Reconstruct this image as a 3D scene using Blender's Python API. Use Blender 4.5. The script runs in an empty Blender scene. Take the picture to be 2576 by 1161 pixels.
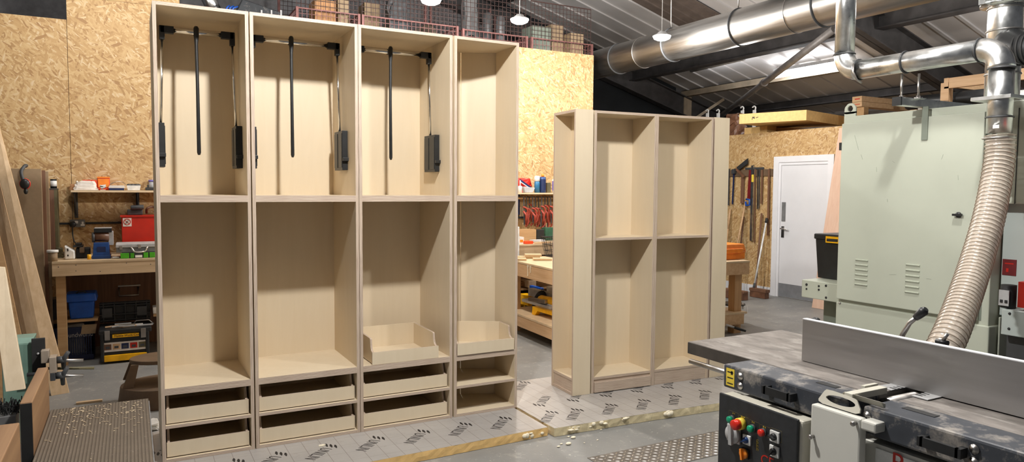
import bpy, bmesh, math, random
from mathutils import Vector, Matrix, Euler
random.seed(7)
SC = bpy.context.scene
COL = SC.collection
PI = math.pi
V = Vector
# ---------------------------------------------------------------- camera (calibrated to the room)
CF, CYAW, CPITCH, CROLL = 1789.065, 0.4921, -0.0596, 0.0061
CPOS = V((-0.1196, -4.1688, 1.5385))
def cam_axes():
    f = V((math.sin(CYAW)*math.cos(CPITCH), math.cos(CYAW)*math.cos(CPITCH), math.sin(CPITCH)))
    r = V((math.cos(CYAW), -math.sin(CYAW), 0)); u = r.cross(f)
    c, s = math.cos(CROLL), math.sin(CROLL)
    return c*r+s*u, -s*r+c*u, f
CR, CU, CFW = cam_axes()
cd = bpy.data.cameras.new('camera'); co = bpy.data.objects.new('camera', cd); COL.objects.link(co)
m = Matrix((CR, CU, -CFW)).transposed().to_4x4(); m.translation = CPOS
co.matrix_world = m
cd.sensor_fit = 'HORIZONTAL'; cd.sensor_width = 36; cd.lens = CF/2576*36; cd.clip_start = .05; cd.clip_end = 100
SC.camera = co
def ray(x, y): return CFW*CF + CR*(x-1288) - CU*(y-580.5)
def AX(x, y, v): d = ray(x, y); return CPOS + d*((v-CPOS.x)/d.x)      # survey of the photo: where a sight line meets a known plane
def AY(x, y, v): d = ray(x, y); return CPOS + d*((v-CPOS.y)/d.y)
def AZ(x, y, v): d = ray(x, y); return CPOS + d*((v-CPOS.z)/d.z)
# ---------------------------------------------------------------- materials
def lin(r, g, b):
    f = lambda v: v/12.92 if v <= .04045 else ((v+.055)/1.055)**2.4
    return (f(r/255), f(g/255), f(b/255), 1)
MATS = {}
class NT:
    def __init__(s, name):
        s.m = bpy.data.materials.new(name); s.m.use_nodes = True
        s.t = s.m.node_tree; s.n = s.t.nodes; s.l = s.t.links
        s.b = s.n['Principled BSDF']
        MATS[name] = s.m
    def N(s, typ, **k):
        n = s.n.new(typ)
        for a, v in k.items(): setattr(n, a, v)
        return n
    def L(s, a, b): s.l.new(a, b)
    def ramp(s, fac, stops, interp='LINEAR'):
        r = s.N('ShaderNodeValToRGB'); r.color_ramp.interpolation = interp
        e = r.color_ramp.elements
        while len(e) < len(stops): e.new(.5)
        for i, (p, c) in enumerate(stops): e[i].position = p; e[i].color = c if len(c) == 4 else (*c, 1)
        s.L(fac, r.inputs[0]); return r.outputs[0]
    def coord(s, out='Object', scale=(1, 1, 1), rot=(0, 0, 0), loc=(0, 0, 0)):
        t = s.N('ShaderNodeTexCoord'); mp = s.N('ShaderNodeMapping')
        mp.inputs['Scale'].default_value = scale; mp.inputs['Rotation'].default_value = rot; mp.inputs['Location'].default_value = loc
        s.L(t.outputs[out], mp.inputs[0]); return mp.outputs[0]
    def noise(s, vec, scale, detail=4, rough=.55, dist=0):
        n = s.N('ShaderNodeTexNoise'); n.inputs['Scale'].default_value = scale; n.inputs['Detail'].default_value = detail
        n.inputs['Roughness'].default_value = rough; n.inputs['Distortion'].default_value = dist
        s.L(vec, n.inputs['Vector']); return n.outputs['Fac']
    def mix(s, fac, a, b, mode='MIX'):
        x = s.N('ShaderNodeMix', data_type='RGBA', blend_type=mode)
        for sock, v in ((x.inputs[0], fac), (x.inputs[6], a), (x.inputs[7], b)):
            if hasattr(v, 'links'): s.L(v, sock)
            else: sock.default_value = v
        return x.outputs[2]
    def math(s, op, a, b=0.0, c=None):
        x = s.N('ShaderNodeMath', operation=op)
        for i, v in enumerate((a, b) if c is None else (a, b, c)):
            if hasattr(v, 'links'): s.L(v, x.inputs[i])
            else: x.inputs[i].default_value = v
        return x.outputs[0]
    def bump(s, h, strength=.3, dist=.002):
        b = s.N('ShaderNodeBump'); b.inputs['Strength'].default_value = strength; b.inputs['Distance'].default_value = dist
        s.L(h, b.inputs['Height']); s.L(b.outputs[0], s.b.inputs['Normal'])
    def out(s, col=None, rough=.6, metal=0):
        if col is not None:
            if hasattr(col, 'links'): s.L(col, s.b.inputs['Base Color'])
            else: s.b.inputs['Base Color'].default_value = col
        if hasattr(rough, 'links'): s.L(rough, s.b.inputs['Roughness'])
        else: s.b.inputs['Roughness'].default_value = rough
        s.b.inputs['Metallic'].default_value = metal
        return s.m
def pm(name, col, rough=.6, metal=0, var=.18, scale=14, stretch=(1, 1, 1), bump=0, grime=None):
    t = NT(name); v = t.coord(scale=stretch)
    n = t.noise(v, scale)
    lo = tuple(x*(1-var) for x in col[:3]); hi = tuple(min(1, x*(1+var)) for x in col[:3])
    c = t.ramp(n, [(.3, lo), (.7, hi)])
    if grime:
        g = t.noise(v, grime[1], 6, .7)
        gf = t.ramp(g, [(grime[2], (0, 0, 0)), (min(1, grime[2]+.12), (1, 1, 1))])
        c = t.mix(gf, c, grime[0])
    if bump: t.bump(n, bump)
    return t.out(c, rough, metal)
def wood(name, dark, light, axis='z', scale=1.0, knots=True, rough=.6):
    t = NT(name); st = {'z': (26, 26, 1.6), 'x': (1.6, 26, 26), 'y': (26, 1.6, 26)}[axis]
    v = t.coord(scale=tuple(a*scale for a in st))
    n = t.noise(v, 1.0, 5, .6, .6); n2 = t.noise(t.coord(), 5, 3)
    c = t.ramp(n, [(.32, dark), (.68, light)])
    c = t.mix(t.math('MULTIPLY', n2, .35), c, tuple(x*.75 for x in light[:3])+(1,))
    if knots:
        vo = t.N('ShaderNodeTexVoronoi'); vo.inputs['Scale'].default_value = .22/scale
        t.L(v, vo.inputs['Vector'])
        k = t.ramp(vo.outputs['Distance'], [(.04, (1, 1, 1)), (.11, (0, 0, 0))])
        c = t.mix(k, c, tuple(x*.45 for x in dark[:3])+(1,))
    t.bump(n, .12, .001)
    return t.out(c, rough)
def osb(name, axis, tint=1.0):
    t = NT(name); tc = t.N('ShaderNodeTexCoord'); sp = t.N('ShaderNodeSeparateXYZ'); t.L(tc.outputs['Object'], sp.inputs[0])
    cb = t.N('ShaderNodeCombineXYZ')
    a, b = {'y': (0, 2), 'x': (1, 2), 'z': (0, 1)}[axis]
    t.L(sp.outputs[a], cb.inputs[0]); t.L(sp.outputs[b], cb.inputs[1])
    dn = t.N('ShaderNodeTexNoise'); dn.inputs['Scale'].default_value = 9; dn.inputs['Detail'].default_value = 2; t.L(cb.outputs[0], dn.inputs['Vector'])
    dv = t.N('ShaderNodeVectorMath', operation='MULTIPLY_ADD'); t.L(dn.outputs['Color'], dv.inputs[0]); dv.inputs[1].default_value = (.05, .05, 0); t.L(cb.outputs[0], dv.inputs[2])
    cur = None
    for i, (ang, sx, sy) in enumerate(((.25, 62, 13), (1.25, 55, 12), (-.55, 70, 15), (2.2, 52, 14), (-1.0, 80, 18))):
        mp = t.N('ShaderNodeMapping'); mp.inputs['Rotation'].default_value = (0, 0, ang); mp.inputs['Location'].default_value = (3.1*i, 1.7*i, 0)
        t.L(dv.outputs[0], mp.inputs[0])
        sc = t.N('ShaderNodeVectorMath', operation='MULTIPLY'); sc.inputs[1].default_value = (sx, sy, 1); t.L(mp.outputs[0], sc.inputs[0])
        vo = t.N('ShaderNodeTexVoronoi', voronoi_dimensions='2D'); vo.inputs['Scale'].default_value = 1; t.L(sc.outputs[0], vo.inputs['Vector'])
        s3 = t.N('ShaderNodeSeparateColor'); t.L(vo.outputs['Color'], s3.inputs[0])
        edge = t.math('SUBTRACT', 1.0, t.math('MULTIPLY', vo.outputs['Distance'], .35))
        val = t.math('MULTIPLY', s3.outputs[1], edge)
        if cur is None: cur = (s3.outputs[0], val)
        else:
            f = t.math('GREATER_THAN', s3.outputs[0], cur[0])
            mv = t.N('ShaderNodeMix', data_type='FLOAT'); t.L(f, mv.inputs[0]); t.L(cur[1], mv.inputs[2]); t.L(val, mv.inputs[3])
            cur = (t.math('MAXIMUM', s3.outputs[0], cur[0]), mv.outputs[0])
    k = tint
    c = t.ramp(cur[1], [(.02, (.33*k, .18*k, .07*k)), (.16, (.44*k, .27*k, .11*k)), (.45, (.53*k, .345*k, .155*k)), (.72, (.60*k, .42*k, .21*k)), (.95, (.68*k, .54*k, .35*k))])
    big = t.noise(cb.outputs[0], 1.3, 3)
    c = t.mix(t.math('MULTIPLY', big, .3), c, (.42*k, .25*k, .10*k, 1))
    t.bump(cur[1], .25, .003)
    return t.out(c, .62)
def ply_face():
    t = NT('birch_plywood_face'); v = t.coord(scale=(9, 9, .9))
    n = t.noise(v, 1.6, 5, .6, .9); n2 = t.noise(t.coord(), 3, 4); n3 = t.noise(t.coord(), 60, 2)
    c = t.ramp(n, [(.3, (.655, .548, .392)), (.7, (.69, .585, .43))])
    c = t.mix(t.math('MULTIPLY', n2, .4), c, (.65, .535, .375, 1))
    sp = t.ramp(n3, [(.74, (0, 0, 0)), (.8, (1, 1, 1))])
    c = t.mix(t.math('MULTIPLY', sp, .35), c, (.38, .27, .17, 1))
    t.bump(n, .05, .001)
    return t.out(c, .48)
def ply_edge():
    t = NT('birch_plywood_edge'); uv = t.coord('UV', (14, 1, 1))
    sp = t.N('ShaderNodeSeparateXYZ'); t.L(uv, sp.inputs[0])
    st = t.math('SINE', t.math('MULTIPLY', sp.outputs[1], 2*PI/.0046))
    v2 = t.coord('UV', (7, 420, 1)); n = t.noise(v2, 1, 3, .6)
    f = t.math('ADD', t.math('MULTIPLY', st, .22), n)
    c = t.ramp(f, [(.2, (.27, .18, .13)), (.42, (.45, .345, .265)), (.62, (.56, .455, .36)), (.8, (.68, .57, .46))])
    return t.out(c, .6)
def foil():
    t = NT('insulation_foil'); v = t.coord()
    sp = t.N('ShaderNodeSeparateXYZ'); t.L(v, sp.inputs[0])
    def grid(o, step, w):
        f = t.math('FRACT', t.math('DIVIDE', o, step)); return t.math('LESS_THAN', f, w/step)
    gx = grid(t.math('ADD', sp.outputs[0], .065), .0948, .0028); gy = t.math('MULTIPLY', grid(t.math('ADD', sp.outputs[1], .03), .12, .003), .45)
    n = t.noise(t.coord(scale=(3, 14, 1)), 1.5, 6, .65, .5); n2 = t.noise(v, 2.2, 4); n3 = t.noise(t.coord(scale=(1, 3.4, 1), rot=(0, 0, .35)), 9, 5, .7, 1.2)
    c = t.ramp(n2, [(.3, (.40, .38, .362)), (.7, (.50, .482, .462))])
    sc = t.ramp(n3, [(.60, (0, 0, 0)), (.68, (1, 1, 1))]); c = t.mix(t.math('MULTIPLY', sc, .35), c, (.26, .22, .19, 1))
    c = t.mix(t.math('MULTIPLY', t.math('MAXIMUM', gx, gy), .7), c, (.16, .12, .10, 1))
    t.bump(n, .35, .006)
    return t.out(c, .40, .25)
def concrete():
    t = NT('painted_concrete'); v = t.coord()
    n = t.noise(v, 1.1, 8, .65); n2 = t.noise(v, 9, 6, .7); n3 = t.noise(v, 46, 3, .6)
    c = t.ramp(n, [(.35, (.195, .197, .192)), (.65, (.285, .28, .265))])
    d = t.ramp(n2, [(.56, (0, 0, 0)), (.7, (1, 1, 1))]); c = t.mix(t.math('MULTIPLY', d, .5), c, (.46, .43, .39, 1))
    d = t.ramp(n3, [(.66, (0, 0, 0)), (.7, (1, 1, 1))]); c = t.mix(t.math('MULTIPLY', d, .6), c, (.55, .52, .47, 1))
    t.bump(n3, .08, .002)
    return t.out(c, .5)
def emis(name, col, strength):
    t = NT(name); t.b.inputs['Base Color'].default_value = (*col, 1); t.b.inputs['Emission Color'].default_value = (*col, 1)
    t.b.inputs['Emission Strength'].default_value = strength; return t.m
def steel(name, col, rough, aniso=(1, 1, 1), var=.2):
    t = NT(name); v = t.coord(scale=aniso); n = t.noise(v, 5, 5, .6)
    c = t.ramp(n, [(.3, tuple(x*(1-var) for x in col)), (.7, tuple(min(1, x*(1+var)) for x in col))])
    r = t.math('MULTIPLY_ADD', n, .18, rough-.09)
    return t.out(c, r, 1)
def ribbed_mat():
    t = NT('ribbed_rubber'); v = t.coord(); sp = t.N('ShaderNodeSeparateXYZ'); t.L(v, sp.inputs[0])
    w = t.math('SINE', t.math('MULTIPLY', sp.outputs[0], 2*PI/.012))
    n = t.noise(v, 12, 5, .7); n2 = t.noise(v, 130, 3, .6)
    c = t.ramp(w, [(0, (.07, .053, .037)), (1, (.125, .097, .068))])
    c = t.mix(n, c, (.135, .105, .075, 1))
    s = t.ramp(n2, [(.68, (0, 0, 0)), (.72, (1, 1, 1))]); c = t.mix(t.math('MULTIPLY', s, .8), c, (.5, .44, .36, 1))
    t.bump(w, .5, .003)
    return t.out(c, .7)
def hose_mat():
    t = NT('clear_ribbed_hose'); t.b.inputs['Alpha'].default_value = .68
    lw = t.noise(t.coord(), 30, 2)
    c = t.ramp(lw, [(.3, (.62, .53, .44)), (.7, (.72, .63, .54))])
    t.b.inputs['Coat Weight'].default_value = .6; t.b.inputs['Coat Roughness'].default_value = .12
    return t.out(c, .28)
ply_face(); ply_edge(); foil(); concrete(); ribbed_mat(); hose_mat()
osb('osb_wall', 'y'); osb('osb_side', 'x', 1.02); osb('osb_block', 'y', .75)
wood('pine', (.52, .35, .19), (.68, .50, .31)); wood('pine_x', (.50, .34, .19), (.68, .50, .31), 'x'); wood('pine_y', (.50, .34, .19), (.66, .48, .29), 'y')
wood('orange_timber', (.52, .31, .155), (.66, .44, .25), 'y'); wood('redwood_z', (.45, .25, .11), (.58, .35, .17)); wood('bench_timber', (.42, .24, .10), (.55, .35, .17), 'x')
wood('brown_board', (.20, .105, .05), (.34, .195, .095), 'y', .5, knots=False); wood('pale_board', (.60, .47, .31), (.70, .57, .40), knots=False)
wood('dark_wood', (.13, .06, .035), (.22, .11, .06)); wood('pink_ply', (.66, .42, .30), (.74, .52, .39), knots=False)
pm('mdf', lin(150, 128, 100), .7, 0, .06, 30); pm('bench_top', lin(205, 180, 145), .6, 0, .1, 12)
pm('black_wall', (.010, .0125, .0155, 1), .8, 0, .3, 3); pm('wire_dark', (.05, .026, .022, 1), .6, .2, .3, 20); pm('crate_grey', (.09, .09, .092, 1), .45, .2); pm('gable_grey', (.26, .26, .27, 1), .7); pm('grey_wall', (.20, .20, .21, 1), .8); pm('roof_sheet', (.56, .54, .53, 1), .5, 0, .06, 2); pm('roof_dark', (.16, .125, .105, 1), .6, 0, .2, 6)
pm('beam_steel', (.075, .07, .07, 1), .6, .2, .3, 5); pm('purlin_cream', (.52, .42, .30, 1), .55, .2, .2, 5); pm('brace_grey', (.30, .28, .27, 1), .5, .3, .2, 8)
pm('white_paint', (.78, .78, .80, 1), .42, 0, .03, 6); pm('door_white', (.74, .74, .76, 1), .4, 0, .03, 3); pm('kick_steel', (.42, .44, .47, 1), .35, .6, .1, 12)
steel('galvanised', (.68, .69, .68), .30, (3, 3, 3)); steel('duct_steel', (.31, .30, .285), .40, (6, .4, 6), .12); steel('chrome', (.75, .74, .72), .12)
pm('cast_iron', (.20, .178, .16, 1), .6, .15, .3, 7, (3, 1.2, 3), grime=((.30, .275, .25, 1), 5, .52)); pm('table_side', (.07, .06, .052, 1), .55, .2, .3, 10); steel('alu_fence', (.50, .49, .485), .46, (40, .6, 8), .05); steel('bare_steel', (.42, .40, .38), .38)
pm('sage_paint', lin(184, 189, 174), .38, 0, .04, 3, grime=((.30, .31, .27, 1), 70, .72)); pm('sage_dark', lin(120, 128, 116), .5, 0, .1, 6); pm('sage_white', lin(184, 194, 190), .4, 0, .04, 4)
pm('machine_white', lin(205, 204, 196), .38, 0, .05, 4, grime=((.28, .22, .16, 1), 60, .74)); pm('machine_cream', lin(200, 196, 182), .4, 0, .08, 8)
pm('machine_black', (.024, .027, .031, 1), .36, 0, .3, 8, grime=((.16, .145, .13, 1), 9, .56)); pm('panel_black', (.022, .024, .027, 1), .42, 0, .25, 30)
pm('worn_black', (.05, .056, .068, 1), .46, .1, .3, 7, grime=((.30, .275, .245, 1), 7, .50))
pm('black_plastic', (.014, .015, .016, 1), .42, 0, .2, 20); pm('dark_grey', (.05, .052, .055, 1), .5); pm('mid_grey', (.18, .18, .18, 1), .5); pm('light_grey', (.45, .45, .45, 1), .5)
pm('rubber', (.02, .02, .02, 1), .7); pm('red_paint', lin(190, 38, 22), .4, 0, .12, 8); pm('red_plastic', lin(205, 40, 28), .35); pm('orange_plastic', lin(250, 138, 40), .38); pm('dark_green', lin(40, 84, 62), .5); pm('orange_red', lin(222, 70, 24), .45)
pm('green_button', lin(18, 150, 110), .3); pm('green_case', lin(70, 165, 30), .4); pm('blue_paint', lin(24, 62, 120), .35, 0, .15, 10); pm('blue_plastic', lin(20, 78, 170), .38); pm('navy_plastic', lin(18, 34, 76), .5)
pm('yellow_plastic', lin(238, 176, 10), .35); pm('yellow_label', lin(228, 200, 70), .5); pm('white_plastic', lin(225, 225, 222), .4); pm('paper', lin(222, 214, 204), .75, 0, .08, 20)
pm('foam_yellow', lin(226, 188, 124), .8, 0, .10, 26, bump=.5, grime=(lin(190, 142, 70), 30, .64)); pm('foam_edge', lin(206, 192, 156), .8, 0, .14, 22, bump=.6, grime=(lin(240, 226, 190), 12, .54)); pm('foam_cream', lin(238, 228, 204), .85, 0, .06, 40, bump=.5)
pm('rust_wire', (.17, .07, .062, 1), .55, .2, .3, 20); pm('cardboard', lin(176, 130, 88), .75); pm('brown_wrap', lin(112, 78, 58), .4, 0, .35, 9); pm('teal_iron', lin(112, 142, 128), .45, 0, .1, 12); pm('tan_plastic', lin(104, 84, 64), .55, 0, .12, 12)
pm('lilac', lin(120, 110, 190), .4); pm('blue_can', lin(46, 110, 150), .35); pm('ink', (.018, .015, .014, 1), .6); pm('maroon', lin(110, 26, 28), .5); pm('clamp_red', lin(150, 56, 38), .5, 0, .2, 20)
pm('tread_alu', (.22, .20, .18, 1), .45, .5, .3, 14); steel('tread_bump', (.72, .70, .67), .3); pm('hose_band', lin(178, 164, 148), .35, .3); pm('olive', lin(96, 88, 60), .6)
emis('lamp_glow', (1, .97, .93), 45); emis('tube_glow', (.95, .97, 1), 9)
# ---------------------------------------------------------------- object helpers
def tag(o, label=None, cat=None, group=None, kind=None):
    for k, v in (('label', label), ('category', cat), ('group', group), ('kind', kind)):
        if v: o[k] = v
    return o
def thing(name, label, cat, loc=(0, 0, 0), rz=0, group=None):
    o = bpy.data.objects.new(name, None); COL.objects.link(o); o.empty_display_size = .05
    o.location = loc; o.rotation_euler = (0, 0, rz)
    return tag(o, label, cat, group)
def lmat(o):
    m = Matrix.Translation(o.location) @ o.rotation_euler.to_matrix().to_4x4()
    return lmat(o.parent) @ m if o.parent else m
class MB:
    def __init__(s, *mats):
        s.bm = bmesh.new(); s.uv = s.bm.loops.layers.uv.new('UVMap'); s.mats = list(mats); s.smooth = False
    def mi(s, m):
        if m is None: return 0
        if m not in s.mats: s.mats.append(m)
        return s.mats.index(m)
    def face(s, vs, m=None, smooth=False):
        try: f = s.bm.faces.new(vs)
        except ValueError: return None
        f.material_index = s.mi(m); f.smooth = smooth
        return f
    def box(s, x0, x1, y0, y1, z0, z1, m=None, ply=False, M=None):
        lo = (min(x0, x1), min(y0, y1), min(z0, z1)); hi = (max(x0, x1), max(y0, y1), max(z0, z1))
        d = [hi[i]-lo[i] for i in range(3)]; thin = d.index(min(d))
        v = [s.bm.verts.new((lo[0] if i & 1 == 0 else hi[0], lo[1] if i & 2 == 0 else hi[1], lo[2] if i & 4 == 0 else hi[2])) for i in range(8)]
        for ax, q in ((0, (0, 4, 6, 2)), (0, (1, 3, 7, 5)), (1, (0, 1, 5, 4)), (1, (2, 6, 7, 3)), (2, (0, 2, 3, 1)), (2, (4, 5, 7, 6))):
            f = s.face([v[i] for i in q], m)
            o = [i for i in range(3) if i != ax]; u, w = (o[0], o[1]) if d[o[0]] >= d[o[1]] else (o[1], o[0])
            for lp in f.loops: lp[s.uv].uv = (lp.vert.co[u], lp.vert.co[w]-lo[w])
            if ply and ax != thin: f.material_index = s.mi('birch_plywood_edge')
        if M is not None:
            for q in v: q.co = M @ q.co
        return s
    def ply(s, *a): return s.box(*a, m='birch_plywood_face', ply=True)
    def pbox(s, pts, m=None):                       # eight corners: four of the base, four of the top
        v = [s.bm.verts.new(p) for p in pts]
        for q in ((3, 2, 1, 0), (4, 5, 6, 7), (0, 1, 5, 4), (1, 2, 6, 5), (2, 3, 7, 6), (3, 0, 4, 7)):
            f = s.face([v[i] for i in q], m)
            if f:
                for lp in f.loops: lp[s.uv].uv = (lp.vert.co.x+lp.vert.co.y, lp.vert.co.z)
        return s
    def beam(s, p0, p1, w, h, m=None, up=(0, 0, 1), ply=False):
        p0, p1 = V(p0), V(p1); d = (p1-p0); L = d.length; d.normalize(); u = V(up)
        r = d.cross(u)
        if r.length < 1e-4: r = d.cross(V((1, 0, 0)))
        r.normalize(); u = r.cross(d)
        M = Matrix((d, r, u)).transposed().to_4x4(); M.translation = p0
        return s.box(0, L, -w/2, w/2, -h/2, h/2, m, ply, M)
    def prism(s, poly, plane, a, b, m=None, edge=None, smooth=False):
        mk = {'xy': lambda p, t: (p[0], p[1], t), 'xz': lambda p, t: (p[0], t, p[1]), 'yz': lambda p, t: (t, p[0], p[1])}[plane]
        A = [s.bm.verts.new(mk(p, a)) for p in poly]; B = [s.bm.verts.new(mk(p, b)) for p in poly]
        s.face(A[::-1], m); s.face(B, m); n = len(poly); L = 0
        for i in range(n):
            j = (i+1) % n; f = s.face([A[i], A[j], B[j], B[i]], edge or m, smooth); dl = (A[i].co-A[j].co).length
            if f:
                for lp, w in zip(f.loops, ((L, 0), (L+dl, 0), (L+dl, abs(b-a)), (L, abs(b-a)))): lp[s.uv].uv = w
            L += dl
        return s
    def tube(s, pts, r, m=None, n=12, cap=True, closed=False):
        pts = [V(p) for p in pts]; rs = r if isinstance(r, (list, tuple)) else [r]*len(pts); rings = []; pu = None; N = len(pts)
        for i, p in enumerate(pts):
            a = pts[i-1] if (i or closed) else p; b = pts[(i+1) % N] if (i < N-1 or closed) else p
            d = (b-a).normalized()
            if pu is None: pu = d.cross(V((0, 0, 1))); pu = pu if pu.length > .05 else d.cross(V((1, 0, 0)))
            u = (pu-d*pu.dot(d)).normalized(); pu = u; w = d.cross(u)
            rings.append([s.bm.verts.new(p+(u*math.cos(2*PI*k/n)+w*math.sin(2*PI*k/n))*rs[i]) for k in range(n)])
        for i in range(N if closed else N-1):
            R0, R1 = rings[i], rings[(i+1) % N]
            for k in range(n): s.face([R0[k], R0[(k+1) % n], R1[(k+1) % n], R1[k]], m, n > 5)
        if cap and not closed: s.face(rings[0][::-1], m); s.face(rings[-1], m)
        return s
    def cyl(s, p0, p1, r, m=None, n=20, r2=None, cap=True): return s.tube([p0, p1], [r, r if r2 is None else r2], m, n, cap)
    def pipe(s, p0, p1, r, t, m=None, n=24):        # open-ended tube with a wall
        p0, p1 = V(p0), V(p1); s.tube([p0, p1], r, m, n, False); s.tube([p0, p1], r-t, m, n, False)
        d = (p1-p0).normalized()
        for p in (p0, p1): s.tube([p-d*.0008, p+d*.0008, ], r, m, n, False)
        return s
    def lathe(s, prof, c=(0, 0, 0), m=None, n=24, axis=(0, 0, 1), smooth=True):
        c = V(c); ax = V(axis).normalized(); u = ax.cross(V((0, 0, 1))); u = u if u.length > .05 else V((1, 0, 0)); u.normalize(); w = ax.cross(u); R = []
        for r, h in prof: R.append([s.bm.verts.new(c+ax*h+(u*math.cos(2*PI*k/n)+w*math.sin(2*PI*k/n))*max(r, 1e-4)) for k in range(n)])
        for a, b in zip(R, R[1:]):
            for k in range(n): s.face([a[k], a[(k+1) % n], b[(k+1) % n], b[k]], m, smooth)
        s.face(R[0][::-1], m); s.face(R[-1], m)
        return s
    def ball(s, c, r, m=None, n=14, k=8):
        r = r if isinstance(r, (tuple, list)) else (r, r, r); c = V(c); R = []
        for j in range(1, k):
            t = PI*j/k; R.append([s.bm.verts.new((c.x+r[0]*math.sin(t)*math.cos(2*PI*i/n), c.y+r[1]*math.sin(t)*math.sin(2*PI*i/n), c.z+r[2]*math.cos(t))) for i in range(n)])
        a = s.bm.verts.new((c.x, c.y, c.z+r[2])); b = s.bm.verts.new((c.x, c.y, c.z-r[2]))
        for i in range(n):
            s.face([a, R[0][i], R[0][(i+1) % n]], m, True); s.face([b, R[-1][(i+1) % n], R[-1][i]], m, True)
            for p, q in zip(R, R[1:]): s.face([p[i], q[i], q[(i+1) % n], p[(i+1) % n]], m, True)
        return s
    def sheet(s, nu, nv, fn, m=None, thick=0):
        g = [[s.bm.verts.new(fn(i/nu, j/nv)) for j in range(nv+1)] for i in range(nu+1)]
        for i in range(nu):
            for j in range(nv): s.face([g[i][j], g[i+1][j], g[i+1][j+1], g[i][j+1]], m, True)
        return s
    def mesh(s, me, M, m=None):
        n0 = len(s.bm.faces); vs = [s.bm.verts.new(M @ v.co) for v in me.vertices]
        for p in me.polygons: s.face([vs[i] for i in p.vertices], m)
        return s
    def build(s, name, parent=None, local=False, bevel=0, rot=None):
        me = bpy.data.meshes.new(name); o = bpy.data.objects.new(name, me); COL.objects.link(o)
        if parent is not None:
            o.parent = parent
            if not local:
                inv = lmat(parent).inverted()
                for v in s.bm.verts: v.co = inv @ v.co
        else:
            c = [v.co for v in s.bm.verts]
            b = V(((min(v.x for v in c)+max(v.x for v in c))/2, (min(v.y for v in c)+max(v.y for v in c))/2, min(v.z for v in c)))
            for v in s.bm.verts: v.co -= b
            o.location = b
        bmesh.ops.recalc_face_normals(s.bm, faces=s.bm.faces)
        s.bm.to_mesh(me); s.bm.free()
        for m in (s.mats or ['mid_grey']): me.materials.append(MATS[m])
        if bevel:
            bv = o.modifiers.new('soft_edges', 'BEVEL'); bv.width = bevel; bv.segments = 2; bv.limit_method = 'ANGLE'; bv.angle_limit = .7; bv.harden_normals = False
        return o
_TXT = {}
def text_mesh(body, size=1.0):
    if (body, size) not in _TXT:
        c = bpy.data.curves.new('t', 'FONT'); c.body = body; c.size = size; c.align_x = 'LEFT'; c.extrude = .0004
        o = bpy.data.objects.new('t', c); COL.objects.link(o); bpy.context.view_layer.update()
        _TXT[(body, size)] = bpy.data.meshes.new_from_object(o.evaluated_get(bpy.context.evaluated_depsgraph_get()))
        bpy.data.objects.remove(o)
    return _TXT[(body, size)]
def frame(origin, xdir, ydir, sx=1, sy=1):
    x = V(xdir).normalized(); y = V(ydir).normalized(); z = x.cross(y)
    M = Matrix((x*sx, y*sy, z)).transposed().to_4x4(); M.translation = V(origin); return M
def copy_tree(o, parent=None):
    c = o.copy(); COL.objects.link(c); c.parent = parent
    for ch in list(o.children): copy_tree(ch, c)
    return c
def one(mb, name, label, cat, group=None, bevel=0, kind=None): return tag(mb.build(name, bevel=bevel), label, cat, group, kind)
def struct(mb, name, parent=None): o = mb.build(name, parent); o['kind'] = 'structure'; return o
# ================================================================ THE SETTING
YB, XR = 3.7, 8.15
b = MB('painted_concrete'); b.box(-5, 11.6, -6, 8.2, -.12, 0); struct(b, 'floor')
b = MB('osb_wall'); XE = AY(1492, 250, YB).x; XL = AY(172, 200, YB).x
b.box(XL+.002, XE, YB, YB+.06, 0, 3.295); b.box(XL+.002, .35, YB, YB+.06, 3.297, 3.75); b.box(-4.2, XL-.002, YB-.006, YB+.05, 0, 3.075)
struct(b, 'wall_back')
b = MB('black_wall'); b.box(5.35, 9.5, 6.9, 7.0, 0, 4.9); struct(b, 'wall_gable')
b = MB('gable_grey'); b.box(-4.5, 5.35, 6.9, 7.0, 0, 7.2); struct(b, 'wall_gable_left')
b = MB('grey_wall'); b.box(9.5, 11.6, 7.2, 7.3, 0, 4.2); struct(b, 'wall_end')
b = MB('roof_sheet'); b.box(11.4, 11.5, -3, 7.25, 0, 3.1); struct(b, 'wall_side')
b = MB('osb_side'); b.box(XR, XR+.06, .6, 5.0, 0, 2.385); b.box(XR+.06, 11.3, .6, 5.0, 2.33, 2.385, 'mdf'); b.box(XR+.06, 11.3, 4.95, 5.0, 0, 2.33); struct(b, 'wall_right')
b = MB('white_paint'); b.box(XR-.02, XR-.001, 3.19, 4.95, 0, .11); struct(b, 'baseboard_right')
def RZ(x): return 3.4+.3*(10-x)
def roofbox(mb, x0, x1, y0, y1, dz, th, m=None):
    mb.pbox([(x0, y0, RZ(x0)-dz-th), (x1, y0, RZ(x1)-dz-th), (x1, y1, RZ(x1)-dz-th), (x0, y1, RZ(x0)-dz-th), (x0, y0, RZ(x0)-dz), (x1, y0, RZ(x1)-dz), (x1, y1, RZ(x1)-dz), (x0, y1, RZ(x0)-dz)], m)
b = MB('roof_sheet'); roofbox(b, -3, 11.5, -3, 8.2, -.06, .05)
y = -2.9
while y < 8.1:
    roofbox(b, -3, 11.5, y, y+.045, -.012, .025); y += .40
struct(b, 'ceiling')
b = MB('roof_dark'); roofbox(b, 5.9, 7.66, 3.75, 4.62, .018, .012)
for k in range(4): roofbox(b, 5.9, 7.66, 3.8+.2*k, 3.83+.2*k, .03, .02)
struct(b, 'trim_1')                                               # dark roof panel
def purlin(x, n, m, w=.07, h=.2, y0=-2.5, y1=6.88):
    b = MB(m); z = RZ(x)-.02
    b.box(x-.006, x+.006, y0, y1, z-h, z); b.box(x-w, x+.006, y0, y1, z-h, z-h+.008); b.box(x-.006, x+w, y0, y1, z-.008, z); b.box(x-w, x-w+.006, y0, y1, z-h, z-h+.03)
    struct(b, 'trim_%d' % n)
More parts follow.
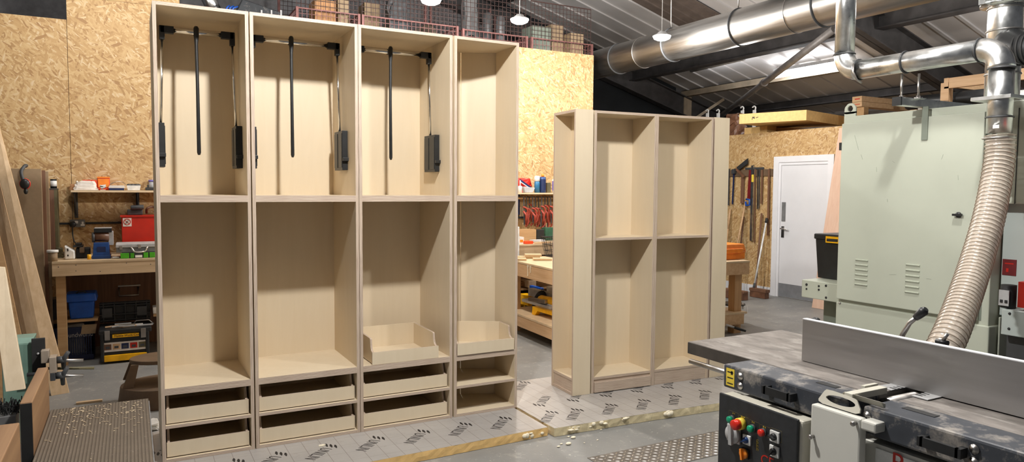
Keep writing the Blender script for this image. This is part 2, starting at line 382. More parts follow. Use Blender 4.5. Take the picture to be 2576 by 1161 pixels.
for n, x in enumerate((2.4, 4.0, 5.4), 2): purlin(x, n, 'beam_steel')
purlin(9.62, 6, 'purlin_cream', .05, .13)
purlin(10.65, 7, 'beam_steel', .06, .14)
b = MB('beam_steel'); x = 8.3; z = RZ(x)-.02; b.box(x-.012, x+.012, -2.5, 6.88, z-.30, z); b.box(x-.09, x+.09, -2.5, 6.88, z-.315, z-.30); b.box(x-.09, x+.09, -2.5, 6.88, z-.02, z); struct(b, 'trim_8')
def rafter(y, n, d0=.16, d=.38):
    b = MB('beam_steel'); roofbox(b, 3, 11.3, y-.008, y+.008, d0, d); roofbox(b, 3, 11.3, y-.09, y+.09, d0, .016); roofbox(b, 3, 11.3, y-.09, y+.09, d0+d-.016, .016); struct(b, 'trim_%d' % n)
rafter(1.72, 9); rafter(6.75, 10)
b = MB('brace_grey'); b.tube([V((11.2, -2, 2.55)), V((11.2, 4.5, 2.55)), V((11.2, 7.1, 2.55))], .02)
b.box(11.25, 11.38, -2.5, 7.1, 2.75, 2.92); struct(b, 'trim_11')
p0 = AX(1812, 292, 9.75); p1 = AX(2100, 72, 7.9)
b = MB('brace_grey'); b.tube([p0, p0.lerp(p1, .47), p0.lerp(p1, .48), p1], [.045, .045, .05, .05], n=12); b.cyl(p0.lerp(p1, .468), p0.lerp(p1, .482), .062)
one(b, 'roof_brace', 'grey steel tube brace rising diagonally under the roof beside the long duct', 'brace')
# haunch end of the eaves, past the black wall
b = MB('purlin_cream'); q = AX(1706, 232, 9.62); b.box(9.56, 9.75, 6.72, 6.88, RZ(9.62)-.75, RZ(9.62)-.14); b.beam((9.66, 6.8, RZ(9.62)-.7), (10.2, 6.3, RZ(9.62)-.2), .05, .05); struct(b, 'trim_12')
# door in the OSB side wall
def yz(x, y, X): p = AX(x, y, X); return p.y, p.z
yL, zT = yz(1944.8, 394.8, XR-.04); yR = yz(2098, 390, XR-.04)[0]; zT = 2.02; yL = yz(1941, 600, XR-.04)[0]
D = thing('door_1', None, None, (XR, (yL+yR)/2, 0)); D['kind'] = 'structure'
b = MB('white_paint')
b.box(XR-.04, XR-.001, yL-.09, yL, 0, zT); b.box(XR-.04, XR-.001, yR, yR+.09, 0, zT); b.box(XR-.04, XR-.001, yR+.0902, yL-.0902, zT-.085, zT)
b.box(XR-.025, XR-.001, yL-.125, yL-.0902, 0, zT-.0852); b.box(XR-.025, XR-.001, yR+.0902, yL-.1252, zT-.125, zT-.0852); b.build('door_frame', D)
b = MB('door_white'); b.box(XR-.012, XR-.001, yR+.09, yL-.128, .005, zT-.128); b.build('leaf', D)
b = MB('kick_steel'); b.box(XR-.016, XR-.012, yR+.095, yL-.13, .01, .2); b.build('kick_plate', D)
b = MB('mid_grey'); y0 = yz(1966, 530, XR-.02)[0]; y1 = yz(1975.5, 530, XR-.02)[0]; b.box(XR-.018, XR-.012, y0, y1, yz(1970, 556, XR)[1], yz(1970, 508, XR)[1]); b.build('vision_panel', D)
b = MB('chrome'); p = AX(1967, 574, XR-.03); b.box(XR-.02, XR-.012, p.y-.03, p.y+.02, p.z-.13, p.z+.03); b.tube([(XR-.02, p.y, p.z), (XR-.06, p.y, p.z), (XR-.06, p.y-.12, p.z-.01)], .011); b.build('handle', D)
# ================================================================ TALL WARDROBE ROW
Z0, ZB, ZS, ZT, TH = .0562, .441, 1.473, 2.495, .018
U = [(0, .4705), (.4775, 1.0785), (1.0815, 1.684), (1.6976, 2.16)]
DEP = .53
def backy(x): return .53-(x-1.70)*.52
def carcass(name, lab, i, z0, z1, grp):
    x0, x1 = U[i]; t = thing(name, lab, 'cabinet', (x0, 0, z0), 0, grp); ang = i == 3
    dl, dr = DEP, (backy(x1-TH) if ang else DEP)
    b = MB(); b.ply(x0, x0+TH, 0, dl, z0, z1); b.build('side_panel', t)
    b = MB(); b.ply(x1-TH, x1, 0, dr, z0, z1); b.build('side_panel', t)
    for nm, za in (('bottom_panel', z0), ('top_panel', z1-TH)):
        b = MB()
        if ang: b.prism([(x0+TH, 0), (x1-TH, 0), (x1-TH, dr), (x0+TH, dl)], 'xy', za, za+TH, 'birch_plywood_face', 'birch_plywood_edge')
        else: b.ply(x0+TH, x1-TH, 0, DEP, za, za+TH)
        b.build(nm, t)
    b = MB()
    if ang:
        b.prism([(x0, dl), (1.925, backy(1.925)), (1.925, backy(1.925)+.006), (x0, dl+.006)], 'xy', z0, z1, 'birch_plywood_face')
        b.prism([(1.928, backy(1.928)), (x1, dr), (x1, dr+.006), (1.928, backy(1.928)+.006)], 'xy', z0, z1, 'birch_plywood_face')
    else: b.ply(x0, x1, DEP, DEP+.006, z0, z1)
    b.build('back_panel', t)
    return t
def drawer(parent, x0, x1, y0, z0, hf, hs, depth, name='drawer', back=None):
    """tray drawer: low front, sides that scoop up behind it"""
    prof = [(y0+.012, z0+.004), (y0+.012, z0+hf), (y0+.03, z0+hf+.003), (y0+.042, z0+hf+.014), (y0+.05, z0+hf+.034), (y0+.056, z0+hs-.006), (y0+.066, z0+hs), (y0+depth-.012, z0+hs+.004), (y0+depth-.012, z0+.004)]
    b = MB('birch_plywood_face', 'birch_plywood_edge')
    for xa in (x0+.004, x1-.016):
        pr = prof
        if back and xa > x0+.1: dd = back(x1)-back(x0); pr = prof[:-2]+[(prof[-2][0]+dd, prof[-2][1]), (prof[-1][0]+dd, prof[-1][1])]
        b.prism(pr, 'yz', xa, xa+.012, 'birch_plywood_face', 'birch_plywood_edge')
    yb0 = y0+depth; yb1 = yb0+((back(x1)-back(x0)) if back else 0)
    b.prism([(x0+.004, yb0-.012), (x1-.004, yb1-.012), (x1-.004, yb1), (x0+.004, yb0)], 'xy', z0+.004, z0+hs+.004, 'birch_plywood_face')
    b.prism([(x0+.016, y0+.012), (x1-.016, y0+.012), (x1-.016, yb1-.013), (x0+.016, yb0-.013)], 'xy', z0+.006, z0+.015, 'birch_plywood_face')
    if parent is None: return b
    o = b.build(name, parent)
    f = MB(); f.ply(x0, x1, y0, y0+.012, z0, z0+hf); f.build('drawer_front', o)
    return o
NM = ('leftmost', 'second', 'third', 'narrow rightmost')
for i in range(4):
    x0, x1 = U[i]
    dsc = ('holding two shallow tray drawers at far left', 'holding two shallow tray drawers, under the second wardrobe bay', 'holding two tray drawers under the loose tray drawer', 'with two open empty slots at right end of wardrobe row')[i]
    t = carcass('drawer_base_cabinet', 'low birch plywood base cabinet '+dsc, i, Z0, ZB, 'plywood drawer bases')
    b = MB()
    if i == 3: b.prism([(x0+TH, 0), (x1-TH, 0), (x1-TH, backy(x1)), (x0+TH, DEP)], 'xy', .241, .258, 'birch_plywood_face', 'birch_plywood_edge')
    else: b.ply(x0+TH, x1-TH, 0, DEP, .241, .258)
    b.build('shelf', t)
    if i < 3:
        for z in (.0805, .2635): drawer(t, x0+TH+.004, x1-TH-.010, .018, z, .0775, .142, .46)
    lab = ('tall open plywood middle cabinet at left end of row, bare and deep', 'wide open plywood middle cabinet between first and third bays, bare', 'open plywood middle cabinet with a loose tray drawer jutting out of it', 'narrow plywood middle cabinet with angled back and a tray drawer')[i]
    carcass('wardrobe_cabinet', lab, i, ZB, ZS, 'plywood middle cabinets')
    lab = ('upper plywood cabinet with hanging rail, at the left end of the row', 'upper plywood cabinet with hanging rail, second from left in row', 'upper plywood cabinet with hanging rail, beside the narrow railless cabinet', 'narrow upper plywood cabinet with angled back and no rail')[i]
    t = carcass('wardrobe_cabinet', lab, i, ZS, ZT, 'plywood upper cabinets')
    if i < 3:
        xa, xb = x0+TH, x1-TH; yr, zr = .27, 2.405
        b = MB('chrome'); b.cyl((xa+.05, yr, zr), (xb-.05, yr, zr), .0125); lift = b.build('pull_down_rail', t)
        for s, xs in ((1, xa), (-1, xb)):
            c = xs+s*.035
            b = MB('black_plastic'); b.box(c-.014, c+.014, yr-.017, yr+.017, zr-.055, zr+.02); b.box(min(c-.01*s, c+.06*s), max(c-.01*s, c+.06*s), yr-.017, yr+.017, zr-.02, zr+.02); b.build('corner_joint', lift, bevel=.003)
            b = MB('chrome'); b.cyl((c, yr, zr-.05), (xs+s*.02, yr+.01, 1.885), .0075, n=12); b.build('lift_arm', lift)
            b = MB('black_plastic'); w0, w1 = sorted((xs+s*.001, xs+s*.034)); b.box(w0, w1, .17, .355, 1.645, 1.885)
            u0, u1 = sorted((xs+s*.034, xs+s*.037)); b.box(u0, u1, .175, .250, 1.66, 1.87); b.box(u0, u1, .275, .35, 1.66, 1.87); b.box(w0, w1+.004, .15, .17, 1.70, 1.72); b.build('spring_housing', lift, bevel=.002)
        xm = (.226, .745, 1.36)[i]
        b = MB('black_plastic'); b.tube([(xm, yr-.028, zr+.03), (xm, yr-.028, zr+.02), (xm, yr-.028, zr-.02), (xm-.001, yr-.03, zr-.07), (xm-.004*(i), yr-.045, 2.1), (xm-.005*i, yr-.055, 1.73), (xm-.005*i, yr-.055, 1.716)], [.008, .014, .014, .009, .009, .0105, .006], n=12)
        b.box(xm-.012, xm+.012, yr-.025, yr+.016, zr-.016, zr+.016); b.build('pull_rod', lift)
# loose tray drawers standing in bays three and four
for x0, x1, y0, lab, bk, dep in ((1.156, 1.590, .002, 'loose plywood tray drawer sitting askew in the third bay, side gap showing', None, .42), (1.7175, 2.132, -.008, 'loose plywood tray drawer filling the narrow bay at right end', backy, .42)):
    t = thing('tray_drawer', lab, 'drawer', ((x0+x1)/2, .2, ZB+TH), 0, 'loose tray drawers')
    b = drawer(None, x0, x1, y0, ZB+TH+.0015, .075, .152, dep, back=bk); b.build('tray_body', t)
    f = MB(); f.ply(x0, x1, y0, y0+.012, ZB+TH+.001, ZB+TH+.076); f.build('drawer_front', t)
# ================================================================ BOOKCASE PAIR AND CORNER UNITS (turned a little from the row)
RB = math.radians(-3.15); HB = 2.04; W2 = .5365; DB = .29
BO = V((2.799, .039, Z0)); bx = V((math.cos(RB), math.sin(RB), 0))
def bay(lab, off):
    t = thing('bookcase', lab, 'bookcase', BO+bx*off, RB, 'plywood bookcases')
    for xa in (0, W2-TH-.001): b = MB(); b.ply(xa, xa+TH, 0, DB, 0, HB); b.build('side_panel', t, True)
    b = MB(); b.ply(TH, W2-TH-.001, 0, DB, HB-TH, HB); b.build('top_panel', t, True)
    b = MB(); b.ply(TH, W2-TH-.001, .003, DB-.006, .098, .116); b.build('bottom_shelf', t, True)
    b = MB(); b.ply(TH+.001, W2-TH-.002, .006, DB-.006, 1.112, 1.130); b.build('shelf', t, True)
    b = MB(); b.ply(TH, W2-TH, DB-.006, DB, 0, HB); b.build('back_panel', t, True)
    return t
t = bay('left plywood bookcase with one mid shelf, beside the tall corner unit', 0)
b = MB('birch_plywood_edge'); b.box(TH+.003, W2-TH-.003, -.010, .008, .006, .078); b.build('plinth_strip', t, True)
b = MB('birch_plywood_edge'); b.box(TH, W2-TH, .010, .026, .0, .098); b.build('plinth', t, True)
t = bay('right plywood bookcase with one mid shelf, partly behind the planer table', W2)
b = MB('birch_plywood_edge'); b.box(TH, W2-TH, .006, .024, .0, .098); b.build('plinth', t, True)
def corner(lab, off, sgn):
    t = thing('corner_unit', lab, 'cabinet', BO+bx*off, RB, 'narrow plywood corner units'); w, d = .146, .32
    f = lambda x0, x1: (x0, x1) if sgn > 0 else (w-x1, w-x0)
    b = MB(); b.ply(*f(0, w), 0, TH, 0, HB+.002); b.build('side_panel', t, True)
    b = MB(); b.ply(*f(0, w), d-TH, d, 0, HB); b.build('side_panel', t, True)
    b = MB(); b.ply(*f(w-.006, w), TH, d-TH, 0, HB); b.build('back_panel', t, True)
    b = MB(); b.ply(*f(0, w-.006), TH, d-TH, HB-TH, HB); b.build('top_panel', t, True)
    b = MB(); b.ply(*f(.004, w-.006), TH, d-TH, .105, .123); b.build('bottom_shelf', t, True)
    b = MB('birch_plywood_edge'); b.box(*f(.008, .026), TH+.002, d-TH-.002, .02, .105); b.build('plinth', t, True)
    b = MB('birch_plywood_edge'); b.box(*f(.002, .026), TH+.002, d-TH-.002, 0, .02); b.build('plinth_strip', t, True)
corner('slim plywood corner unit open towards the tall wardrobes, left of bookcases', -.158, 1)
corner('slim plywood corner unit with blank front, right of bookcases', 2*W2+.012, -1)
# ================================================================ INSULATION BOARDS
def board(name, lab, outline, top, edge_m, nicks):
    t = thing(name, lab, 'insulation board', (outline[0][0], outline[0][1], 0), 0, 'foil faced insulation boards')
    b = MB('insulation_foil'); b.prism(outline, 'xy', top-.0012, top, 'insulation_foil'); b.build('foil_face', t)
    b = MB(edge_m); inn = []
    n = len(outline)
    for i in range(n):
        p, q = V((*outline[i], 0)), V((*outline[(i+1) % n], 0)); k = max(2, int((q-p).length/.035))
        for j in range(k):
            s = p.lerp(q, j/k); nr = V((q.y-p.y, p.x-q.x, 0)).normalized(); inn.append((s+nr*(random.uniform(-.002, .003) if j else 0)))
    lo = [b.bm.verts.new((p.x, p.y, .002)) for p in inn]; mid = [b.bm.verts.new((p.x+random.uniform(-.002, .002), p.y+random.uniform(-.003, .002), .028)) for p in inn]; hi = [b.bm.verts.new((p.x, p.y, top-.0014)) for p in inn]; N = len(inn)
    for i in range(N):
        j = (i+1) % N; b.face([lo[i], lo[j], mid[j], mid[i]]); b.face([mid[i], mid[j], hi[j], hi[i]])
    b.face(hi); b.face(lo[::-1]); b.build('foam_core', t)
    for (x, y, w, h) in nicks:
        b = MB('foam_cream')
        for q in range(7): b.ball((x+random.uniform(-w, w), y+random.uniform(-.012, .01), top-.02+random.uniform(-.015, .018)), (random.uniform(.010, .026), random.uniform(.006, .012), random.uniform(.005, h*.8)), None, 8, 6)
        b.build('torn_foam', t)
    return t
eL = [AZ(x, y, .0555) for x, y in ((930, 1161), (1385, 1072))]
B1 = board('insulation_board', 'foil faced insulation board under the tall wardrobes, thick yellow edge', [(-.35, -.50), (eL[0].x-.25, -.488), (eL[1].x-.022, eL[1].y), (eL[1].x-.022, .60), (-.35, .66)], .0555, 'foam_yellow', [(2.03, -.440, .07, .022)])
B2 = board('insulation_board', 'foil faced insulation board under the bookcases, torn cream edge', [(2.168, -.475), (2.78, -.50), (3.43, -.549), (4.35, -.62), (4.38, .58), (2.166, .575)], .0553, 'foam_edge', [(2.48, -.488, .06, .016), (2.70, -.497, .03, .014), (2.31, -.480, .05, .012), (3.03, -.52, .03, .022)])
TM = text_mesh('UNILIN', .075)
def prints(board, pts, rev, z):
    for x, y in pts:
        b = MB('ink'); p = AZ(x, y, z); a = math.radians(45 if rev else -135); d = V((math.cos(a), math.sin(a), 0)); u = V((-d.y, d.x, 0))
        for k in (-1, 0, 1):                                       # three leaf marks before the word
            c = p+u*k*.030; M = frame(c, (d*.8+u*.6), (u*.8-d*.6), 1.65, 1.1)
            b.prism([(-.018, -.004), (0, -.0075), (.018, .002), (.012, .006), (-.004, .007), (-.016, .003)], 'xy', 0, .0004)
            for v in list(b.bm.verts)[-12:]: v.co = M @ v.co
        b.mesh(TM, frame(p+d*.038-u*.034, d, u, .74, 1.3))
        b.build('printed_word', board)
L1 = [(600, 1158), (707, 1140.6), (832.7, 1120.6), (952.6, 1100.6), (1066, 1084), (1172, 1066), (1272, 1051)]
prints(B1, L1, False, .0556); prints(B1, [(398, 1140)], True, .0556)
prints(B2, [(1389, 1036), (1452.6, 1030), (1538.8, 1018), (1621, 1006.5), (1698.8, 995.5), (1774, 983.4), (1321, 961)], False, .0554)
prints(B2, [(1355.9, 1017.6), (1441, 1006), (1523.6, 994.3), (1601.7, 983.4), (1678.5, 973.4), (1749.6, 962.9), (1813.6, 952.4)], True, .0554)
crumbs = [(1442, 1102, 9), (1430, 1118, 10), (1405, 1124, 6), (1503, 1107, 4), (1470, 1114, 3), (1412, 1117, 5), (1430, 1099, 5), (1512, 1081, 4)]
for k, (x, y, s) in enumerate(crumbs):
    p = AZ(x, y, 0); b = MB('foam_cream'); r = s*.0012; b.ball((p.x, p.y, r*.7), (r*1.7, r, r*.7), None, 8, 6)
    one(b, 'foam_crumb', 'cream foam crumb fallen on grey floor below the torn board corner', 'foam crumb', 'foam crumbs on the floor')
p = AZ(810, 1120.5, .056); b = MB('foam_cream'); b.prism([(p.x-.02, p.y-.008), (p.x, p.y-.012), (p.x+.022, p.y), (p.x+.01, p.y+.01), (p.x-.015, p.y+.008)], 'xy', .0565, .062); one(b, 'foam_flake', 'pale foam flake lying on the foil beside the printed word', 'foam flake')
# ================================================================ SURFACE PLANER (front right)
ZJ = .86; XF = AZ(1820, 913, ZJ).x
J = thing('surface_planer', 'long grey cast iron surface planer with black front rail and tall aluminium fence', 'planer', (2.3, -2.6, 0))
p = AZ(1731, 858, ZJ); XS, YS = p.x, p.y; X2 = 2.66; YC = AZ(2205, 1000, ZJ).y; YE = -4.0; YL = AZ(1820, 913, ZJ).y
b = MB('cast_iron'); b.box(XS, X2, YC+.035, YS, ZJ-.052, ZJ); o = b.build('outfeed_table', J, bevel=.003); b = MB('table_side'); b.box(XS-.0008, X2+.0008, YC+.034, YS+.0008, ZJ-.053, ZJ-.004); b.build('table_edge', o)
b = MB('cast_iron'); b.box(XS, X2, YE, YC-.045, ZJ-.052, ZJ-.002); b.build('infeed_table', J, bevel=.003)
for nm, ya, yb in (('front_rail', YC+.02, YL), ('front_rail', YE, YC-.03)):
    b = MB('worn_black'); b.box(XF, XS-.001, ya, yb, ZJ-.092, ZJ-.001); o = b.build(nm, J, bevel=.008)
    ys = [yb-.09, yb-.62] if yb > YC else [yb-.34]
    for yy in ys:
        for zz in (ZJ-.03, ZJ-.067):
            b = MB('bare_steel'); b.lathe([(.014, 0), (.014, .003), (.009, .004), (.009, .008), (0, .008)], (XF, yy, zz), None, 14, (-1, 0, 0)); b.build('bolt', o)
for (xa, ya), (xb, yb) in (((1922, 974), (1985, 1000)), ((2315, 1102), (2411, 1133))):
    a = AX(xa, ya, XF-.03); c = AX(xb, yb, XF-.03); zc = a.z-.008
    b = MB('black_plastic'); b.pbox([(XF-.034, a.y, zc-.014), (XF-.034, c.y, zc-.014), (XF-.024, c.y, zc-.014), (XF-.024, a.y, zc-.014), (XF-.034, a.y, zc+.014), (XF-.034, c.y, zc+.014), (XF-.024, c.y, zc+.014), (XF-.024, a.y, zc+.014)])
    for q in (a.y, c.y): b.box(XF-.034, XF, q-.008, q+.008, zc-.014, zc+.014)
    b.build('rail_handle', J)
b = MB('machine_white'); b.box(XS+.02, X2-.02, YE, YS-.28, 0, ZJ-.1, 'machine_white'); b.box(XF+.03, XS+.03, YE, YL-.06, 0, ZJ-.12); b.build('machine_body', J)
b = MB('rubber'); b.box(XS-.05, X2-.05, YC-.05, YC+.04, ZJ-.06, ZJ-.03); b.cyl((XS, YC-.005, ZJ-.035), (X2, YC-.005, ZJ-.035), .03, 'bare_steel'); b.build('cutter_block', J)
for s, ya in ((1, YC+.030), (-1, YC-.040)):
    b = MB('light_grey'); xb = XS+.31; b.box(XS+.08, xb, min(ya, ya+s*.055), max(ya, ya+s*.055), ZJ, ZJ+.0025)
    for k in range(11): b.box(XS+.10+k*.019, XS+.107+k*.019, min(ya-s*.0, ya+s*.022), max(ya, ya+s*.022), ZJ+.0025, ZJ+.0031, 'rubber')
    b.build('comb_lip', J)
for (x0, y0), (x1, y1) in (((2052, 961), (2108, 974)), ((2268, 1025), (2352, 1048))):
    a = AZ(x0, y0, ZJ); c = AZ(x1, y1, ZJ); b = MB('rubber'); b.box(a.x+.0, a.x+.03, a.y, c.y, ZJ-.0015, ZJ+.0006); b.build('table_slot', J)
b = MB('bare_steel'); a = AX(1781, 914, XS-.0); b.cyl((XS-.03, YS-.05, ZJ-.075), (XS-.03, YL+.02, ZJ-.075), .011); b.build('rail_bar', J)
p = AX(1837, 948, XF); b = MB('yellow_label'); b.box(XF-.0012, XF, p.y-.022, p.y+.020, p.z-.034, p.z+.034)
for k in range(3): b.box(XF-.0018, XF-.0012, p.y-.016, p.y+.014, p.z-.026+k*.022, p.z-.022+k*.022, 'ink')
b.box(XF-.0018, XF-.0012, p.y-.014, p.y-.004, p.z+.012, p.z+.026, 'ink'); b.build('warning_sticker', J)
# fence
a = AZ(2016, 907, ZJ); XN = a.x
d = ray(2013, 800); tt = (XN-CPOS.x)/d.x; zf = CPOS.z+d.z*tt
b = MB('alu_fence'); b.box(XN, XN+.022, YE, a.y, ZJ+.002, zf); fe = b.build('fence', J, bevel=.0015)
b = MB('white_paint'); b.box(XN-.0006, XN+.0226, YE, a.y, zf-.001, zf+.002); b.build('fence_top_strip', fe)
b = MB('alu_fence'); b.box(XN+.022, XN+.05, YE, a.y-.05, ZJ+.0, ZJ+.03); b.build('fence_base', fe)
p = AX(2052, 802, XN+.05); b = MB('black_plastic'); b.lathe([(.012, 0), (.016, .01), (.016, .03), (.008, .035)], (XN+.05, p.y, zf-.03), None, 12); b.box(XN+.02, XN+.06, p.y-.015, p.y+.015, zf-.06, zf-.028); b.build('fence_knob', fe)
p = AX(2270, 842, XN+.06); q = AX(2288, 812, XN+.06); r = AX(2308, 795, XN+.06)
b = MB('bare_steel'); b.tube([p-V((0, 0, .05)), p, q, r], [.009, .009, .008, .008]); b.build('lever', fe)
b = MB('black_plastic'); v = (r-q).normalized(); b.tube([r-v*.01, r+v*.005, r+v*.03, r+v*.042], [.011, .014, .017, .009]); b.build('lever_knob', fe)
p = AX(2370, 860, XN+.08); q = AX(2384, 838, XN+.08); b = MB('bare_steel'); b.cyl(p, q, .006); b.tube([p-V((0, .02, .0)), p+V((0, .02, 0))], .009, 'black_plastic'); b.build('locking_pin', fe)
# front guard box
gx = XF-.045
g0 = AX(2040, 1014, gx); g1 = AX(2204, 1046, gx); gz = g0.z
G = MB('machine_white'); yk = AX(2165, 1050, gx).y
G.box(gx, XF-.012, yk, g0.y, .30, gz); G.box(gx, XF+.02, g1.y, yk, gz-.032, gz); g = G.build('guard_bracket', J, bevel=.006)
for x, y in ((2047, 1096), (2154, 1063)):
    p = AX(x, y, gx); b = MB('bare_steel'); b.lathe([(.005, 0), (.005, .012), (.008, .014), (.0085, .018), (.006, .022), (0, .022)], p, None, 12, (-1, 0, 0)); b.build('screw', g)
# tilting guard plate with its oval opening and the bridge guard
a = AZ(2086, 1005, gz+.005); c = AZ(2172, 1040, gz+.005); up = V((.35, 0, .94)); yv = V((0, -1, 0))
L = abs(c.y-a.y); M = frame((gx+.028, a.y, gz+.002), yv, up)
b = MB('machine_cream'); outer = [(0, 0), (L, 0), (L*.99, .018), (L*.86, .043), (L*.80, .047), (L*.15, .052), (L*.08, .048), (-.004, .012)]
n = 28; ov = [(L*.5+L*.36*math.cos(2*PI*k/n), .025+.0135*math.sin(2*PI*k/n)) for k in range(n)]
for zz in (0, .006):
    oo = []
    for k in range(n):
        ang = 2*PI*k/n; dx, dy = math.cos(ang)*L*2, math.sin(ang)*.06; best = None
        for i in range(len(outer)):
            (x1, y1), (x2, y2) = outer[i], outer[(i+1) % len(outer)]; ex, ey = x2-x1, y2-y1; den = dx*ey-dy*ex
            if abs(den) < 1e-12: continue
            t1 = ((x1-L*.5)*ey-(y1-.025)*ex)/den; u1 = ((x1-L*.5)*dy-(y1-.025)*dx)/den
            if t1 > 0 and -.001 <= u1 <= 1.001 and (best is None or t1 < best): best = t1
        oo.append((L*.5+dx*best, .025+dy*best))
    A = [b.bm.verts.new(M @ V((x, y, zz))) for x, y in oo]; B = [b.bm.verts.new(M @ V((x, y, zz))) for x, y in ov]
    for k in range(n): b.face([A[k], A[(k+1) % n], B[(k+1) % n], B[k]])
    if zz == 0: A0, B0 = A, B
for k in range(n): b.face([A0[k], A0[(k+1) % n], A[(k+1) % n], A[k]]); b.face([B0[k], B0[(k+1) % n], B[(k+1) % n], B[k]])
b.build('guard_plate', J)
yg = AZ(2200, 1005, ZJ).y
b = MB('machine_cream'); y0 = AZ(2108, 985, ZJ+.03).y; y1 = AZ(2205, 1010, ZJ+.03).y; xe = AZ(2212, 1008, ZJ+.02).x
b.pbox([(gx+.06, y1, ZJ+.004), (xe, y1, ZJ+.004), (xe, y1+.16, ZJ+.004), (gx+.06, y1+.16, ZJ+.004), (gx+.045, y1, ZJ+.026), (xe, y1, ZJ+.018), (xe, y1+.13, ZJ+.018), (gx+.045, y1+.13, ZJ+.026)])
b.box(gx+.04, XS+.02, y0-.03, y0, ZJ+.004, ZJ+.026); b.box(XS-.02, XS+.05, y1+.15, y1+.165, ZJ+.004, ZJ+.022); b.build('bridge_guard', J, bevel=.002)
# control panel
XP = XF-.062
c0 = AX(1809, 986, XP); c1 = AX(2007, 1057, XP)
b = MB('machine_cream'); b.box(XP+.012, XF+.02, c1.y-.012, c0.y+.004, .1, c0.z-.004); cb = b.build('control_box', J, bevel=.01)
b = MB('panel_black'); b.box(XP, XP+.012, c1.y, c0.y, .1, c0.z); cp = b.build('control_panel', J, bevel=.004)
def on(x, y, dx=0): return AX(x, y, XP-dx)
def framebox(x0, y0, x1, y1):
    a, c = on(x0, y0), on(x1, y1); b = MB('olive'); w = .0011
    zA, zB = a.z, c.z
    for q in ((a.y, a.y-w, zB, zA), (c.y, c.y-w, zB, zA), (c.y, a.y, zA, zA-w), (c.y, a.y, zB, zB-w)): b.box(XP-.0006, XP, min(q[0], q[1]), max(q[0], q[1]), min(q[2:]), max(q[2:]))
    b.build('printed_frame', cp)
for q in ((1834, 1030, 1857, 1064), (1859, 1042, 1882, 1080), (1885, 1054, 1909, 1091), (1912, 1066, 1938, 1102), (1940, 1074, 1966, 1112)): framebox(*q)
def button(x, y, r, m, h=.02, nm='push_button', collar='dark_grey'):
    p = on(x, y); b = MB(m); b.lathe([(r, h*.35), (r*1.02, h), (r*.8, h+.003), (0, h+.003)], p, m, 22, (-1, 0, 0)); b.lathe([(r*1.18, 0), (r*1.18, h*.5), (r, h*.5)], p, collar, 22, (-1, 0, 0)); b.build(nm, cp)
button(1843, 1053, .0125, 'green_button'); button(1895, 1076, .0125, 'green_button'); button(1922, 1086, .0125, 'red_plastic')
button(1867, 1064, .0185, 'red_plastic', .042, 'emergency_stop', 'yellow_label')
def rotary(x, y, w, m, km, kr, ang):
    p = on(x, y); b = MB(m); b.box(p.x-.008, p.x, p.y-w, p.y+w, p.z-w, p.z+w); b.build('switch_plate', cp, bevel=.002)
    b = MB(km); b.lathe([(kr, .008), (kr*.92, .016), (0, .016)], p, km, 22, (-1, 0, 0))
    d = V((0, math.cos(ang), math.sin(ang))); b.beam(p+V((-.021, 0, 0))-d*kr*1.05, p+V((-.021, 0, 0))+d*kr*1.05, .012, kr*.42, km, up=V((0, -d.z, d.y))); b.build('rotary_knob', cp)
rotary(1848, 1090, .032, 'light_grey', 'light_grey', .036, 1.5); rotary(1881, 1105, .018, 'white_plastic', 'blue_paint', .012, -.6)
rotary(1951, 1097, .020, 'white_plastic', 'black_plastic', .013, .3); rotary(1950, 1134, .020, 'white_plastic', 'black_plastic', .013, 2.2)
rotary(1876, 1139, .018, 'black_plastic', 'orange_plastic', .019, 1.4)
def paneltext(body, x, y, size, m, down=False, nm='printed_lettering'):
    p = on(x, y, .0004); b = MB(m); xd, yd = ((0, 0, 1), (0, 1, 0)) if down else ((0, -1, 0), (0, 0, 1))
    b.mesh(text_mesh(body, 1.0), frame(p, xd, yd, size, size)); b.build(nm, cp)
paneltext('CE', 1913, 1163, .05, 'red_paint'); paneltext('0  I', 1843, 1040, .008, 'yellow_label'); paneltext('STOP', 1864, 1048, .008, 'yellow_label'); paneltext('Z A', 1891, 1062, .008, 'yellow_label'); paneltext('D A', 1919, 1074, .008, 'yellow_label')
b = MB('yellow_label')
for k in range(6):
    p = on(1905.5, 1108+k*4.4); M = frame(p+V((-.0004, 0, 0)), (0, -1, 0), (0, 0, 1))
    for q in ((-.004, .004, .0035, .0045), (-.004, -.003, -.004, .0045), (.003, .004, -.004, .0045) if k % 2 else (-.004, .004, -.004, -.003)): b.box(q[0], q[1], q[2], q[3], 0, .0005, None, False, M)
b.build('printed_symbols', cp)
b = MB('red_plastic'); b.lathe([(.011, 0), (.013, .02), (.008, .028)], (XP+.05, c0.y+.003, AX(1806, 1110, XP+.05).z), None, 16, (0, 1, 0)); b.build('stop_button', J)
p = AX(2205, 1122, XF+.028); q = AX(2420, 1200, XF+.028)
b = MB('white_plastic'); b.box(XF+.024, XF+.03, q.y, p.y, .5, p.z-.004); o = b.build('maker_plate', J)
p = AX(2240, 1180, XF+.0235); b = MB('red_paint'); b.mesh(text_mesh('R', 1.0), frame(p, (0, -1, 0), (0, 0, 1), .085, .085)); b.build('printed_lettering', o)
